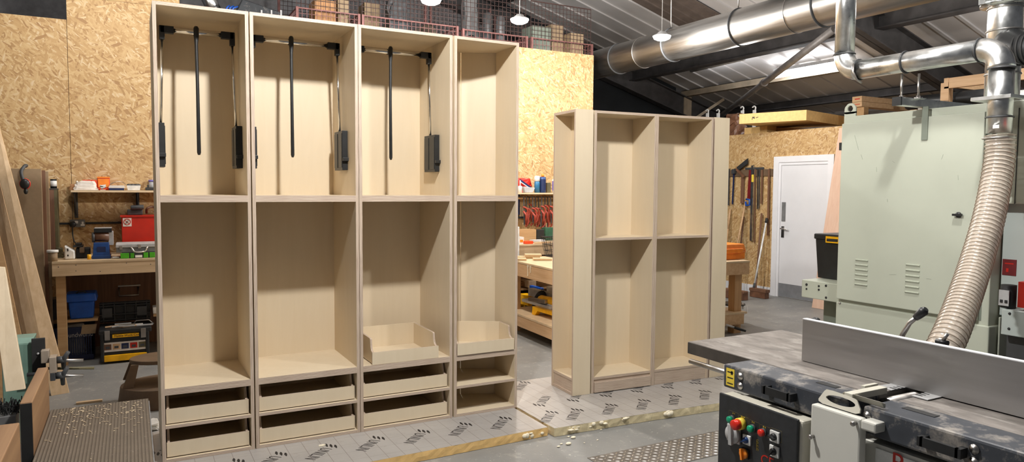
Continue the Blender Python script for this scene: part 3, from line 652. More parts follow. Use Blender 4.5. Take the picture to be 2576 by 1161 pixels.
# tread plate on the floor
a = AZ(1475, 1150, 0); c = AZ(1808, 1090, 0); e = AZ(1743, 1158, 0)
T = thing('tread_plate', 'raised pattern aluminium tread plate lying on floor before the planer', 'tread plate', (2.6, -1.1, 0))
x0, x1, y1, y0 = a.x, 3.35, a.y-.01, e.y
b = MB('tread_alu', 'tread_bump'); b.box(x0, x1, y0, y1, .0005, .003)
k = 0; xx = x0+.02
while xx < x1-.015:
    yy = y0+.015; j = 0
    while yy < y1-.012:
        sg = .6 if (k+j) % 2 else -.6
        M = Matrix.Translation((xx, yy, .003)) @ Matrix.Rotation(sg+.0, 4, 'Z') @ Matrix.Diagonal((.0145, .0055, .003, 1))
        vs = [b.bm.verts.new(M @ V(v)) for v in ((-1, 0, 0), (-.45, -.8, 0), (.45, -.8, 0), (1, 0, 0), (.45, .8, 0), (-.45, .8, 0), (-.4, 0, 1), (.4, 0, 1))]
        for f in ((0, 1, 6), (1, 2, 7, 6), (2, 3, 7), (3, 4, 7), (4, 5, 6, 7), (5, 0, 6)): b.face([vs[i] for i in f], 'tread_bump')
        yy += .034; j += 1
    xx += .034; k += 1
b.build('plate', T)
# ================================================================ SAGE GREEN SANDER CABINET
XC = 4.0
S = thing('sanding_machine', 'large sage green sanding machine cabinet with louvred door behind the planer fence', 'sanding machine', (4.6, -1.5, 0))
A, Bq, Cq, Dq = AX(2118, 307, XC), AX(2478, 285, XC), AX(2110, 745, XC), AX(2370, 800, XC)
yl, yr, zt, zb = A.y, Bq.y, (A.z+Bq.z)/2, (Cq.z+Dq.z)/2+.0
b = MB('sage_paint'); b.box(XC+.03, 5.2, yr-.05, yl+.005, zb-.03, AX(2140, 292, XC+.03).z); b.build('cabinet_body', S, bevel=.004)
b = MB('sage_paint'); b.box(XC, XC+.028, yr, yl, zb, zt); dr = b.build('door', S, bevel=.005)
b = MB('sage_dark'); b.box(XC+.028, XC+.032, yr-.012, yr, zb, zt); b.build('door_seal', dr)
for (xa, ya), (xb, yb), n in (((2153, 651), (2182, 716), 6), ((2280, 663), (2312, 736), 6)):
    a, c = AX(xa, ya, XC), AX(xb, yb, XC)
    for k in range(n):
        z = a.z+(c.z-a.z)*k/(n-1); b = MB('sage_paint'); b.prism([(0, -.013), (-.008, -.004), (-.008, -.001), (0, .001)], 'xz', c.y, a.y)
        for v in b.bm.verts: v.co += V((XC, 0, z))
        b.build('louvre', dr)
p = AX(2412, 540, XC); b = MB('black_plastic'); b.lathe([(.016, 0), (.016, .008), (.012, .012), (0, .012)], p, None, 18, (-1, 0, 0)); b.box(p.x-.022, p.x-.01, p.y-.026, p.y+.026, p.z-.006, p.z+.006); b.build('door_lock', dr)
p = AX(2116, 366, XC); b = MB('black_plastic'); b.box(XC-.002, XC+.02, p.y-.003, p.y+.014, p.z-.03, p.z+.02); b.build('hinge', dr)
b = MB('bare_steel'); random.seed(11)
for x, y, l, an in ((2150, 340, .10, 1.25), (2166, 388, .035, 1.2), (2205, 420, .03, 1.5), (2232, 500, .02, 1.4), (2245, 405, .02, .6), (2373, 388, .03, 1.9), (2410, 440, .028, 1.5), (2237, 690, .045, -.1), (2330, 700, .03, 0)):
    p = AX(x, y, XC); d = V((0, -math.cos(an), -math.sin(an))); b.beam(p, p+d*l, .0008, .0016, 'sage_dark', up=(1, 0, 0))
b.build('scratches', dr)
p = AX(2142, 292, XC+.05); b = MB('sage_paint'); n = 20; w = .042
pts = [(-.042, 0), (.042, 0), (.042, .06), (.025, .082), (-.025, .082), (-.042, .06)]; hole = [(.02*math.cos(2*PI*k/n), .048+.02*math.sin(2*PI*k/n)) for k in range(n)]
b.box(XC+.035, XC+.045, p.y-.042, p.y+.042, p.z-.05, p.z+.027)
for a0 in range(n):
    a1 = (a0+1) % n
    def outp(k):
        t = 2*PI*k/n; cx, cy = math.cos(t), math.sin(t); s = min(.042/abs(cx) if abs(cx) > 1e-6 else 9, .034/abs(cy) if abs(cy) > 1e-6 else 9, .050/(abs(cx)+abs(cy)) if cy > 0 else 9); return cx*s, .048+cy*s
    q = [hole[a0], hole[a1], outp(a1), outp(a0)]
    b.pbox([(XC+.035, p.y+y, p.z+z+.0) for y, z in q]+[(XC+.045, p.y+y, p.z+z+.0) for y, z in q])
b.build('lifting_eye', S)
zl = AX(2108, 757, XC+.02).z
b = MB('sage_paint'); b.box(XC+.02, 5.2, yr-.06, yl+.015, 0, zl-.005); lb = b.build('lower_body', S, bevel=.006)
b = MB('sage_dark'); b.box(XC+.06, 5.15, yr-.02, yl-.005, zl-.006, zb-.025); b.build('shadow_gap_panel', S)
p = AX(2113, 762, XC+.02); b = MB('bare_steel'); b.lathe([(.008, 0), (.006, .006), (0, .006)], p, None, 12, (-1, 0, 0)); b.build('bolt', lb)
# right-hand end: column, hood, stickers
b = MB('sage_white'); y2 = -2.75
b.box(4.12, 5.2, y2, yr-.055, AX(2520, 793, 4.12).z, 1.97); b.build('side_column', S, bevel=.006)
b = MB('sage_paint'); b.box(4.10, 5.2, AX(2515, 830, 4.1).y, yr-.065, .05, AX(2515, 797, 4.1).z); sb = b.build('base_column', S, bevel=.004)
b = MB('sage_paint'); hz = AX(2540, 512, 4.03).z; b.box(4.03, 4.118, y2, AX(2490, 400, 4.03).y, hz, 2.02); ho = b.build('upper_hood', S, bevel=.006)
b = MB('rubber'); ys = AX(2557, 400, 4.03).y; b.box(4.028, 4.03, ys-.004, ys, hz, 1.98); b.build('hood_joint', ho)
p = AX(2540, 672, 4.12); b = MB('maroon'); b.box(4.117, 4.12, p.y-.034, p.y+.036, p.z-.044, p.z+.044); b.box(4.1165, 4.117, p.y-.02, p.y+.024, p.z+.018, p.z+.024, 'red_plastic'); b.box(4.1165, 4.117, p.y+.004, p.y+.016, p.z-.026, p.z-.006, 'red_plastic'); b.build('red_sticker', S)
p = AX(2489, 868, 4.10); b = MB('yellow_plastic'); b.box(4.097, 4.10, p.y-.034, p.y+.030, p.z-.085, p.z+.075)
for k in range(9): b.box(4.0964, 4.097, p.y-.026, p.y+.02, p.z-.075+k*.016, p.z-.070+k*.016, 'olive')
b.box(4.0964, 4.097, p.y-.026, p.y+.022, p.z+.055, p.z+.066, 'ink'); b.build('yellow_warning_sticker', sb)
# infeed end at far right: red guard, rollers, bed
E_ = thing('sander_infeed', 'red topped infeed bed with black roller at the far right of the sander', 'machine part', (4.0, -2.5, 0))
p = AX(2520, 775, 3.8); q = AX(2576, 850, 3.8)
b = MB('sage_white'); b.box(3.8, 4.09, -2.9, p.y, AX(2520, 840, 3.8).z, AX(2520, 776, 3.8).z); be = b.build('bed', E_, bevel=.004)
b = MB('dark_grey'); b.box(3.86, 4.09, -2.9, p.y-.0, 0, AX(2520, 841, 3.8).z); b.build('bed_support', E_)
for x, y in ((2540, 788), (2538, 826)): s = AX(x, y, 3.8); b = MB('rubber'); b.lathe([(.007, 0), (.005, .006), (0, .006)], s, None, 10, (-1, 0, 0)); b.build('bolt', be)
r0 = AX(2562, 706, 3.82); b = MB('red_paint'); b.box(3.82, 4.09, -2.9, r0.y, AX(2560, 772, 3.82).z, AX(2562, 708, 3.82).z); b.build('red_guard', E_)
s = AX(2537, 745, 3.85); b = MB('rubber'); b.cyl((3.85, s.y, AX(2537, 773, 3.85).z), (3.85, s.y, s.z+.06), .035, 'rubber'); b.box(3.81, 3.815, s.y-.022, s.y+.026, s.z-.045, s.z+.035, 'light_grey')
for dy in (-.01, .012): b.box(3.806, 3.811, s.y+dy-.006, s.y+dy+.006, s.z-.03, s.z-.015, 'rubber')
b.build('roller_bracket', E_)
# side bed with the toolbox
bx0 = 4.12; a = AX(2017, 702, bx0); c = AX(2110, 756, bx0)
b = MB('sage_paint'); b.box(bx0, 4.9, yl+.016, a.y, AX(2017, 746, bx0).z, a.z); sdb = b.build('side_bed', S, bevel=.005)
for x, y, r in ((2029, 715, .01), (2029, 726, .007), (2060, 719, .008), (2060, 728, .008), (2078, 718, .009), (2078, 748, .009)):
    p = AX(x, y, bx0); b = MB('rubber'); b.lathe([(r, 0), (r*.8, .004), (0, .004)], p, None, 12, (-1, 0, 0)); b.build('bolt', sdb)
b = MB('sage_dark'); b.box(4.3, 4.8, yl+.016, a.y-.05, 0, AX(2017, 746, bx0).z); b.build('side_bed_leg', S)
zt_ = a.z; t0 = AX(2052, 690, 4.3); t1 = AX(2108, 590, 4.3)
TB = thing('toolbox', 'black toolbox with yellow latch standing on sage green machine bed', 'toolbox', (4.4, -.7, zt_))
b = MB('black_plastic'); b.pbox([(4.31, t1.y-.05, zt_+.002), (4.31, t0.y-.01, zt_+.002), (4.6, t0.y-.01, zt_+.002), (4.6, t1.y-.05, zt_+.002), (4.29, t1.y-.05, t1.z-.04), (4.29, t0.y+.003, t1.z-.04), (4.62, t0.y+.003, t1.z-.04), (4.62, t1.y-.05, t1.z-.04)]); b.build('box_body', TB, bevel=.004)
b = MB('black_plastic'); b.box(4.28, 4.63, t1.y-.06, t0.y+.012, t1.z-.04, t1.z); b.build('lid', TB, bevel=.008)
l0 = AX(2078, 596, 4.278); b = MB('yellow_plastic'); b.box(4.274, 4.28, t1.y-.04, l0.y, t1.z-.06, t1.z-.014); b.box(4.272, 4.275, t1.y-.02, l0.y-.01, t1.z-.05, t1.z-.03, 'ink'); b.build('latch', TB)
# ================================================================ DUST EXTRACTION
def arc(c, u, v, r, a0, a1, n=10): return [V(c)+V(u)*r*math.cos(a0+(a1-a0)*k/n)+V(v)*r*math.sin(a0+(a1-a0)*k/n) for k in range(n+1)]
XD, ZD, RD = 5.6, 3.25, .19
b = MB('duct_steel'); b.tube([(XD, -3.2, ZD), (XD, 0, ZD), (XD, 6.85, ZD)], RD, None, 40); D_ = one(b, 'extraction_duct', 'long fat galvanised extraction duct running under the roof', 'duct')
for x, y, w in ((1535, 165, 0), (1595, 150, 1), (1668, 130, 0), (1838, 80, 0), (1975, 60, 1), (2045, 40, 0)):
    yy = AX(x, y, XD-RD*.8).y; b = MB('bare_steel' if w else 'dark_grey'); c = [(XD+(RD+.002)*math.cos(2*PI*k/36), yy, ZD+(RD+.002)*math.sin(2*PI*k/36)) for k in range(36)]; b.tube(c, .004 if w else .011, None, 8, closed=True); b.build('joint_ring', D_)
for x, y in ((1668, 130), (1838, 80)):
    yy = AX(x, y, XD-RD*.8).y; b = MB('bare_steel'); b.cyl((XD, yy+.05, ZD+RD), (XD, yy+.05, RZ(XD)-.02), .006); b.build('hanger_rod', D_)
XB = 3.86; RP = .058; zc = AX(2320, 150, XB).z
ya = AX(2127, 60, XB).y; yb = AX(2519, 200, XB).y
GP = thing('branch_duct', 'bright galvanised branch pipe with two elbows above the sage cabinet', 'duct', (XB, (ya+yb)/2, 1.97))
E1 = arc((XB, ya-.11, zc+.11), (0, 1, 0), (0, 0, -1), .11, 0, PI/2); E2 = arc((XB, yb+.11, zc-.11), (0, 0, 1), (0, -1, 0), .11, 0, PI/2)
zlow = AX(2516, 335, XB).z
for nm, pts, r in (('riser_pipe', [(XB, ya, 3.12), (XB, ya, zc+.11)], RP), ('elbow', E1, RP+.003), ('cross_pipe', [E1[-1], E2[0]], RP), ('elbow', E2, RP+.003), ('drop_pipe', [E2[-1], (XB, yb, zlow)], RP)):
    b = MB('galvanised'); b.tube(pts, r, None, 28); b.build(nm, GP)
def band(p, d, r, m='bare_steel', t=.006):
    d = V(d).normalized(); u = d.cross(V((.3, .5, .8))).normalized(); w = d.cross(u); b = MB(m)
    b.tube([V(p)+(u*math.cos(2*PI*k/28)+w*math.sin(2*PI*k/28))*r for k in range(28)], t, None, 8, closed=True); return b
for p, d in (((XB, ya, zc+.11), (0, 0, 1)), (E1[-1], (0, 1, 0)), (V(E1[-1]).lerp(E2[0], .42), (0, 1, 0)), (E2[0], (0, 1, 0)), (E2[-1], (0, 0, 1)), ((XB, yb, AX(2516, 295, XB).z), (0, 0, 1))): band(p, d, RP+.004, 'dark_grey', .0045).build('clip_band', GP)
b = MB('bare_steel'); q = V(E1[-1]); b.tube([q+V((-.06, .0, .03)), q+V((-.075, -.01, -.02)), q+V((-.05, -.02, -.07)), q+V((-.02, -.03, -.085))], .006); b.build('toggle_latch', GP)
zg = AX(2516, 248, XB).z; b = MB('galvanised'); b.box(XB-.07, XB+.07, yb-.085, yb+.11, zg-.008, zg+.012); b.build('blast_gate', GP, bevel=.002)
p = AX(2507, 318, XB-RP); b = MB('white_plastic'); b.box(XB-RP-.004, XB-RP, p.y-.014, p.y+.016, p.z-.009, p.z+.009); b.build('label_sticker', GP)
# flexible hose from the drop pipe down to the planer hood
h0 = V((XB, yb, zlow-.005)); pix = [(2516, 342, 3.86), (2515, 390, 3.85), (2505, 460, 3.78), (2484, 560, 3.62), (2455, 660, 3.44), (2425, 750, 3.22), (2395, 830, 3.02), (2372, 880, 2.92), (2356, 925, 2.86)]
ctrl = [AX(*q) for q in pix]
def spline(P, n):
    out = []
    for i in range(len(P)-1):
        p0, p1, p2, p3 = P[max(i-1, 0)], P[i], P[i+1], P[min(i+2, len(P)-1)]
        for k in range(n):
            t = k/n; out.append(.5*((2*p1)+(p2-p0)*t+(2*p0-5*p1+4*p2-p3)*t*t+(3*p1-p0-3*p2+p3)*t**3))
    return out+[P[-1]]
sp = spline(ctrl, 60); ln = [0]
for a, c in zip(sp, sp[1:]): ln.append(ln[-1]+(c-a).length)
NR = 58; pts = []; rad = []; j = 0
for k in range(NR*4+1):
    s_ = ln[-1]*k/(NR*4)
    while j < len(ln)-2 and ln[j+1] < s_: j += 1
    f = (s_-ln[j])/max(1e-9, ln[j+1]-ln[j]); pts.append(sp[j].lerp(sp[j+1], f)); rad.append((.069, .0655, .063, .0655)[k % 4])
b = MB('clear_ribbed_hose'); b.tube(pts, rad, None, 28, False); H = one(b, 'dust_hose', 'translucent ribbed flexible dust hose hanging from the branch pipe to the planer', 'hose')
b = MB('hose_band')
for k in range(NR):
    c = pts[k*4]; d = (pts[k*4+1]-c).normalized(); u = d.cross(V((.2, .9, .1))).normalized(); w = d.cross(u)
    b.tube([c+(u*math.cos(2*PI*i/24)+w*math.sin(2*PI*i/24))*.0695 for i in range(24)], .0022, None, 5, closed=True)
b.build('wire_helix', H)
band(h0+V((0, 0, -.02)), (0, 0, 1), .071, 'bare_steel', .005).build('hose_clamp', H)
b = MB('dark_grey'); c = pts[-1]; b.box(c.x-.09, c.x+.12, c.y-.1, c.y+.1, ZJ-.14, ZJ-.12); b.box(X2+.001, c.x+.12, c.y-.1, c.y+.1, 0, ZJ-.14); b.build('dust_hood', J)
# bracket carrying the branch pipe
BR = thing('pipe_bracket', 'galvanised channel bracket with two threaded rods on top of sage cabinet', 'bracket', (XB, -1.4, 1.97))
a = AX(2250, 262, 4.02); zc_ = AX(2258, 260, 3.80).z+.012; c0_ = AX(2258, 262, 3.80); c1_ = V((4.5, AX(2400, 270, 4.3).y, zc_))
b = MB('galvanised'); st = V((3.80, c0_.y, zc_+.0)); en = V((4.62, c0_.y-.02, zc_)); b.beam(st, en, .05, .045, 'galvanised'); b.build('channel', BR)
b = MB('black_plastic'); b.beam(st-V((.012, 0, 0)), st, .054, .049, 'black_plastic'); b.build('end_cap', BR)
yrod = c0_.y-.0
for x, X in ((2268, 4.0),):
    pass
for k, dx in enumerate((.055, .20)):
    px = st.x+dx if k == 0 else st.x+.14
    b = MB('bare_steel'); top = zc-RP-.002 if k else zc; yy = AX(2268 if k == 0 else 2311, 220, px).y; b.cyl((px, yy, zc_+.02), (px, yy, zc-RP-.0045), .006); b.lathe([(.022, 0), (.022, .005), (.01, .008), (.01, .016)], (px, yy, zc_+.0225), None, 12); b.box(px-.03, px+.03, min(yy, st.y)-.03, max(yy, st.y)+.03, zc_+.018, zc_+.0225, 'galvanised'); b.build('threaded_rod', BR)
b = MB('sage_dark'); p = AX(2328, 300, XC-.004); b.box(XC-.006, XC-.001, p.y-.016, p.y+.02, AX(2325, 352, XC).z, AX(2328, 268, XC).z); b.build('mounting_strap', BR)
b = MB('galvanised'); b.box(4.04, 4.62, c0_.y-.03, c0_.y+.03, AX(2140, 292, XC+.03).z+.0005, zc_-.0225); b.build('foot', BR)
# second riser at far right
XV = 4.9; yv_ = AX(2528, 60, XV).y; RV = .098
VD = thing('riser_duct', 'thicker vertical galvanised duct with flanges at the top right', 'duct', (XV, yv_, 1.9))
b = MB('galvanised'); b.tube([(XV, yv_, 2.06), (XV, yv_, 3.4)], RV, None, 32); b.build('duct_pipe', VD)
for x, y, r in ((2528, 22, .108), (2528, 78, .102), (2500, 190, .102)): band((XV, yv_, AX(x, y, XV).z), (0, 0, 1), RV, 'bare_steel', .007).build('seam_ring', VD)
z = AX(2528, 10, XV).z; b = MB('galvanised'); b.lathe([(RV, -.02), (RV+.045, -.015), (RV+.045, .015), (RV, .02)], (XV, yv_, z), None, 28); b.box(XV-.2, XV-.1, yv_+.02, yv_+.06, z-.02, z+.02); b.build('clamp_flange', VD)
c = AX(2560, 120, XV-.1); b = MB('black_plastic'); b.tube([(XV, yv_, c.z+.08), (XV-.06, yv_-.08, c.z+.04), (XV-.08, yv_-.16, c.z-.01), (XV-.08, yv_-.34, c.z-.03)], [.085, .09, .09, .09], None, 24)
for k in range(8): 
    yy = yv_-.13-.028*k; b.tube([(XV-.08+.094*math.cos(2*PI*i/24), yy, c.z-.012+.094*math.sin(2*PI*i/24)) for i in range(24)], .006, 'rubber', 6, closed=True)
b.build('flexible_branch', VD)
# ================================================================ LAMPS AND FILL LIGHTS
def pendant(lab, p, top=None):
    t = thing('pendant_lamp', lab, 'lamp', p, 0, 'pendant workshop lamps')
    b = MB('light_grey'); b.lathe([(.02, .075), (.035, .07), (.06, .045), (.098, .028), (.098, .022), (.02, .03)], p, None, 28); b.build('lamp_housing', t)
    b = MB('lamp_glow'); b.lathe([(.098, .021), (.085, -.006), (.05, -.022), (0, -.026)], p, None, 28); b.build('diffuser', t)
    b = MB('light_grey'); b.cyl((p[0], p[1], p[2]+.07), (p[0], p[1], RZ(p[0])-.02), .004, None, 8); b.build('cord', t)
    return t
ZLMP = 3.3
LAMPS = [('pendant lamp at top centre, above the tangled wire crates', AZ(1084, 5, ZLMP)), ('pendant lamp beside the bare OSB panel corner', AZ(1307, 54, ZLMP)), ('pendant lamp hanging in front of the fat duct', AZ(1665, 96, 3.2)),
         ('pendant lamp out in front of wardrobe row', V((.92, -1.67, 3.44))), ('pendant lamp out in front of the bookcases', V((3.15, -2.2, 3.6))),]
def light(p, e, r=.1, col=(1, .97, .93)):
    l = bpy.data.lights.new('lamp_and_fill_light', 'POINT'); l.energy = e; l.color = col; l.shadow_soft_size = r
    o = bpy.data.objects.new('lamp_and_fill_light', l); COL.objects.link(o); o.location = p; return o
for lab, p in LAMPS: pendant(lab, p)
E_BACK = (95, 95, 95)
for (lab, p), e in zip(LAMPS, (90, 58, 70, 195, 80)): light(p-V((0, 0, .13)), e, .06)
def strip(lab, p0, p1, m, r, nm='tube'):
    t = thing('strip_light', lab, 'lamp', p0, 0, 'fluorescent strip lights')
    b = MB('light_grey'); d = V((0, 0, r+.03)); b.beam(V(p0)+d, V(p1)+d, .10, .05, 'light_grey'); b.build('batten', t)
    b = MB(m); b.tube([p0, p1], r, None, 14); b.build(nm, t); return t
zs = RZ(9.4)-.45
pA, pB = AX(1950, 190, 9.35), AX(2125, 153, 9.35); pB = V((9.35, pB.y, pA.z)); strip('glowing strip light hung under cream purlin behind the branch pipe', pA, pB, 'tube_glow', .045)
l = bpy.data.lights.new('strip_light_lamp', 'AREA'); l.shape = 'RECTANGLE'; l.size = .1; l.size_y = abs(pA.y-pB.y); l.energy = 4; l.color = (.95, .97, 1); o = bpy.data.objects.new('strip_light_lamp', l); COL.objects.link(o); o.location = (pA+pB)/2+V((0, 0, -.06))
l2 = l.copy(); o = bpy.data.objects.new('strip_light_lamp', l2); l2.energy = 1.5; COL.objects.link(o); o.location = (pA+pB)/2+V((-.12, 0, .1)); o.rotation_euler = (PI, 0, 0)
qA, qB = AX(1738, 178, 8.55), AX(1872, 152, 8.55); qB = V((8.55, qB.y, qA.z+.02)); strip('short strip light casting glow on roof sheets under fat duct', qA, qB, 'light_grey', .03)
l3 = l.copy(); l3.energy = 4; l3.size_y = abs(qA.y-qB.y); o = bpy.data.objects.new('strip_light_lamp', l3); COL.objects.link(o); o.location = (qA+qB)/2+V((.1, 0, .0)); o.rotation_euler = (0, math.radians(-130), 0)
for p, e in ((V((-2.6, -1.7, 3.7)), 14), (V((5.6, -2.6, 3.3)), 30), (V((8.4, -.4, 3.1)), 36), (V((-.3, 2.3, 3.5)), 34), (V((6.8, 2.6, 2.95)), 24)): light(p, e, .12)  # added fill points with no lamp bodies, lifting the dim parts of the hall
W = bpy.data.worlds.new('workshop_air'); SC.world = W; W.use_nodes = True
W.node_tree.nodes['Background'].inputs[0].default_value = (.55, .56, .60, 1); W.node_tree.nodes['Background'].inputs[1].default_value = .085
SC.view_settings.view_transform = 'Standard'; SC.view_settings.look = 'None'; SC.view_settings.gamma = 1; SC.view_settings.exposure = .85; SC.view_settings.use_curve_mapping = False
SC.cycles.use_denoising = True; SC.cycles.max_bounces = 7; SC.cycles.diffuse_bounces = 5; SC.cycles.caustics_reflective = False; SC.cycles.sample_clamp_indirect = 6
# ================================================================ LEFT SIDE: BENCH, SHELF AND WHAT STANDS ON THEM
def RY(x0, y0, x1, y1, Y):
    a, c = AY(x0, (y0+y1)/2, Y), AY(x1, (y0+y1)/2, Y); xm = (x0+x1)/2
    return a.x, c.x, AY(xm, y1, Y).z, AY(xm, y0, Y).z
def RX(x0, y0, x1, y1, X):
    a, c = AX(x0, (y0+y1)/2, X), AX(x1, (y0+y1)/2, X); xm = (x0+x1)/2
    return c.y, a.y, AX(xm, y1, X).z, AX(xm, y0, X).z
ZW, YW = .90, 2.90
WB = thing('workbench', 'long pine fronted workbench built along the OSB wall behind the wardrobes', 'workbench', (2, 3.2, 0))
xl = AY(130, 658, YW).x
b = MB('bench_top'); b.box(xl, 4.95, YW, YB-.012, ZW-.018, ZW); b.build('bench_top', WB)
b = MB('pine_x'); b.box(xl, 4.95, YW+.004, YW+.05, ZW-.125, ZW-.0185)
b.build('fascia_rail', WB)
for x, y in ((147, 671), (191, 666), (191, 681), (252, 682), (318, 661), (379, 664)):
    p = AY(x, y, YW+.004); s = MB('dark_grey'); s.lathe([(.004, 0), (.004, .001), (0, .001)], p, None, 8, (0, -1, 0)); s.build('screw_head', WB)
for x in (xl+.02, 1.2, 2.9, 4.7):
    b = MB('bench_timber'); b.box(x, x+.07, YW+.055, YW+.12, 0, ZW-.0185); b.build('leg', WB)
zsh = AY(200, 800, YW+.2).z
b = MB('bench_timber'); b.box(xl+.02, AY(246, 805, 3.03).x, YW+.13, YB-.02, zsh-.02, zsh); b.build('lower_shelf', WB)
b = MB('bench_timber'); b.box(AY(386, 800, 3.03).x, 4.9, YW+.13, YB-.02, zsh-.02, zsh); b.build('lower_shelf', WB)
b = MB('dark_wood'); b.box(xl+.02, 4.9, YB-.035, YB-.012, 0, ZW-.02); b.build('back_board', WB)
p0_, p1_, q0, q1 = RY(300, 717, 348, 741, YB-.06)
b = MB('bare_steel'); b.tube([(p0_, YB-.04, q1-.02), (p0_, YB-.09, q0), (p1_, YB-.09, q0), (p1_, YB-.04, q1-.02)], .008); b.box(p0_-.01, p1_+.02, YB-.045, YB-.036, q1-.012, q1); b.build('pull_handle', WB)
# wall shelf
YSF = 3.42; ztop = AY(290, 478.5, YSF).z; xs0 = AY(178, 480, YSF).x
def shelf(lab, x0, x1, z, br):
    t = thing('wall_shelf', lab, 'shelf', ((x0+x1)/2, 3.55, z-.02), 0)
    b = MB('bench_top'); b.box(x0, x1, YSF, YB-.008, z-.018, z); b.build('board', t)
    for x in br:
        b = MB('dark_grey'); b.box(x-.014, x+.014, YB-.014, YB-.002, z-.26, z-.019); b.box(x-.012, x+.012, YSF+.03, YB-.014, z-.028, z-.019); b.prism([(YB-.014, z-.24), (YB-.014, z-.03), (YSF+.05, z-.03)], 'yz', x-.004, x+.004); b.build('bracket', t)
    return t
shelf('pale wall shelf on two steel brackets, on OSB wall left of the wardrobes', xs0, .42, ztop, (AY(186, 500, YSF).x, AY(347, 500, YSF).x))
def item(name, lab, cat, mb, bevel=.003, group=None): return one(mb, name, lab, cat, group, bevel)
def crumple(x0, x1, y0, y1, z0, z1, m, amp=.012, seed=1):
    r = random.Random(seed); b = MB(m); n = 7
    def side(u, v):
        a = 2*PI*u; w = 1-.25*v+r.uniform(-.06, .06); cx, cy = (x0+x1)/2, (y0+y1)/2
        sx, sy = math.copysign(abs(math.cos(a))**.45, math.cos(a)), math.copysign(abs(math.sin(a))**.45, math.sin(a))
        return (cx+sx*w*(x1-x0)/2+r.uniform(-amp, amp)*.5, cy+sy*w*(y1-y0)/2, z0+(z1-z0)*v+r.uniform(-amp, amp)*(0 if v == 0 else .6))
    g = [[side(i/18, j/n) for i in range(18)] for j in range(n+1)]; vs = [[b.bm.verts.new(p) for p in row] for row in g]
    for j in range(n):
        for i in range(18): b.face([vs[j][i], vs[j][(i+1) % 18], vs[j+1][(i+1) % 18], vs[j+1][i]])
    b.face(vs[0][::-1]); b.face(vs[-1]); return b
x0, x1, z0, z1 = RY(184, 456, 246, 478, 3.5); item('paper_bag', 'crumpled white paper bag at left end of the wall shelf', 'bag', crumple(x0, x1, 3.45, 3.55, ztop+.002, z1, 'paper', .014, 3), 0)
x0, x1, z0, z1 = RY(174, 463, 187, 478, 3.56); item('brown_packet', 'small brown packet behind the white paper bag on shelf', 'packet', crumple(x0, x1, 3.56, 3.64, ztop+.002, z1, 'cardboard', .006, 5), 0)
x0, x1, z0, z1 = RY(208, 452, 244, 460, 3.6); b = MB('orange_red'); b.box(x0, x1, 3.57, 3.68, ztop+.002, z1); item('parts_box', 'low red orange parts box behind the paper bag on shelf', 'box', b)
t = thing('organiser_box', 'upright open orange plastic organiser box on the wall shelf', 'box', ((AY(258, 460, 3.58).x), 3.6, ztop))
x0, x1, z0, z1 = RY(245, 444, 276, 471, 3.58); b = MB('orange_red'); b.box(x0, x1, 3.58, 3.66, ztop+.002, z1); b.build('box_body', t, bevel=.006)
b = MB('orange_plastic'); b.box(x0+.006, x1-.006, 3.574, 3.58, ztop+.03, z1-.02); b.build('lid', t); b = MB('orange_plastic'); b.box(x0-.002, x1+.002, 3.572, 3.66, z1-.012, z1-.001); b.build('rim', t)
x0, x1, z0, z1 = RY(246, 462, 272, 478, 3.48); b = MB('white_plastic'); random.seed(4)
for k in range(9):
    c = V((x0+.045+(x1-x0-.09)*random.random(), 3.45+.05*random.random(), ztop+.022+.026*random.random())); d = V((random.uniform(-1, 1), random.uniform(-.4, .4), random.uniform(0, .4))).normalized(); b.beam(c-d*.02, c+d*.025, .008, .008, 'white_plastic' if k % 3 else 'rubber')
b.box(x0+.02, x1-.02, 3.44, 3.43+.06, ztop+.001, ztop+.006, 'paper'); one(b, 'plastic_clips', 'heap of small white and black clips spilling before the orange box', 'clips', kind='stuff')
x0, x1, z0, z1 = RY(273, 473, 312, 480, 3.46); b = MB('navy_plastic'); b.box(x0+.004, x1, 3.42, 3.55, ztop+.001, ztop+.022); item('blue_folder', 'dark blue folder lying at the bottom of paper pile on shelf', 'folder', b, .002)
b = MB('paper'); 
for k in range(3): b.box(x0+.004*k, x1+.01-.004*k, 3.43, 3.54, ztop+.023+.008*k, ztop+.030+.008*k)
b.sheet(10, 6, lambda u, v: (x0+.01+u*(x1-x0+.012), 3.43+v*.13, ztop+.052+.032*math.sin(PI*min(1, u*.95))+.004*math.sin(9*u+5*v)-.04*max(0, u-.8)), 'paper'); item('paper_pile', 'pile of folded white papers on the blue folder', 'papers', b, 0)
t = thing('plastic_tub', 'clear plastic tub of dark bits on the wall shelf', 'tub', (AY(335, 470, 3.5).x, 3.55, ztop)); x0, x1, z0, z1 = RY(319, 466, 354, 479, 3.5)
b = MB('white_plastic'); b.pbox([(x0+.008, 3.49, ztop+.002), (x1-.008, 3.49, ztop+.002), (x1-.008, 3.60, ztop+.002), (x0+.008, 3.60, ztop+.002), (x0, 3.48, z1), (x1, 3.48, z1), (x1, 3.61, z1), (x0, 3.61, z1)]); b.build('tub_body', t)
b = MB('dark_grey')
for k in range(6): b.ball((x0+.02+k*(x1-x0-.04)/5, 3.53+.03*(k % 2), z1+.004), (.022, .02, .012), None, 8, 6)
b.build('contents', t)
x0, x1, z0, z1 = RY(366, 464, 392, 478, 3.52); b = MB('black_plastic'); b.box(x0, x1+.03, 3.49, 3.60, ztop+.002, ztop+.03); b.box(x0+.015, x0+.03, 3.5, 3.58, ztop+.03, z1); item('charger_base', 'black charger base at right end of the shelf', 'charger', b)
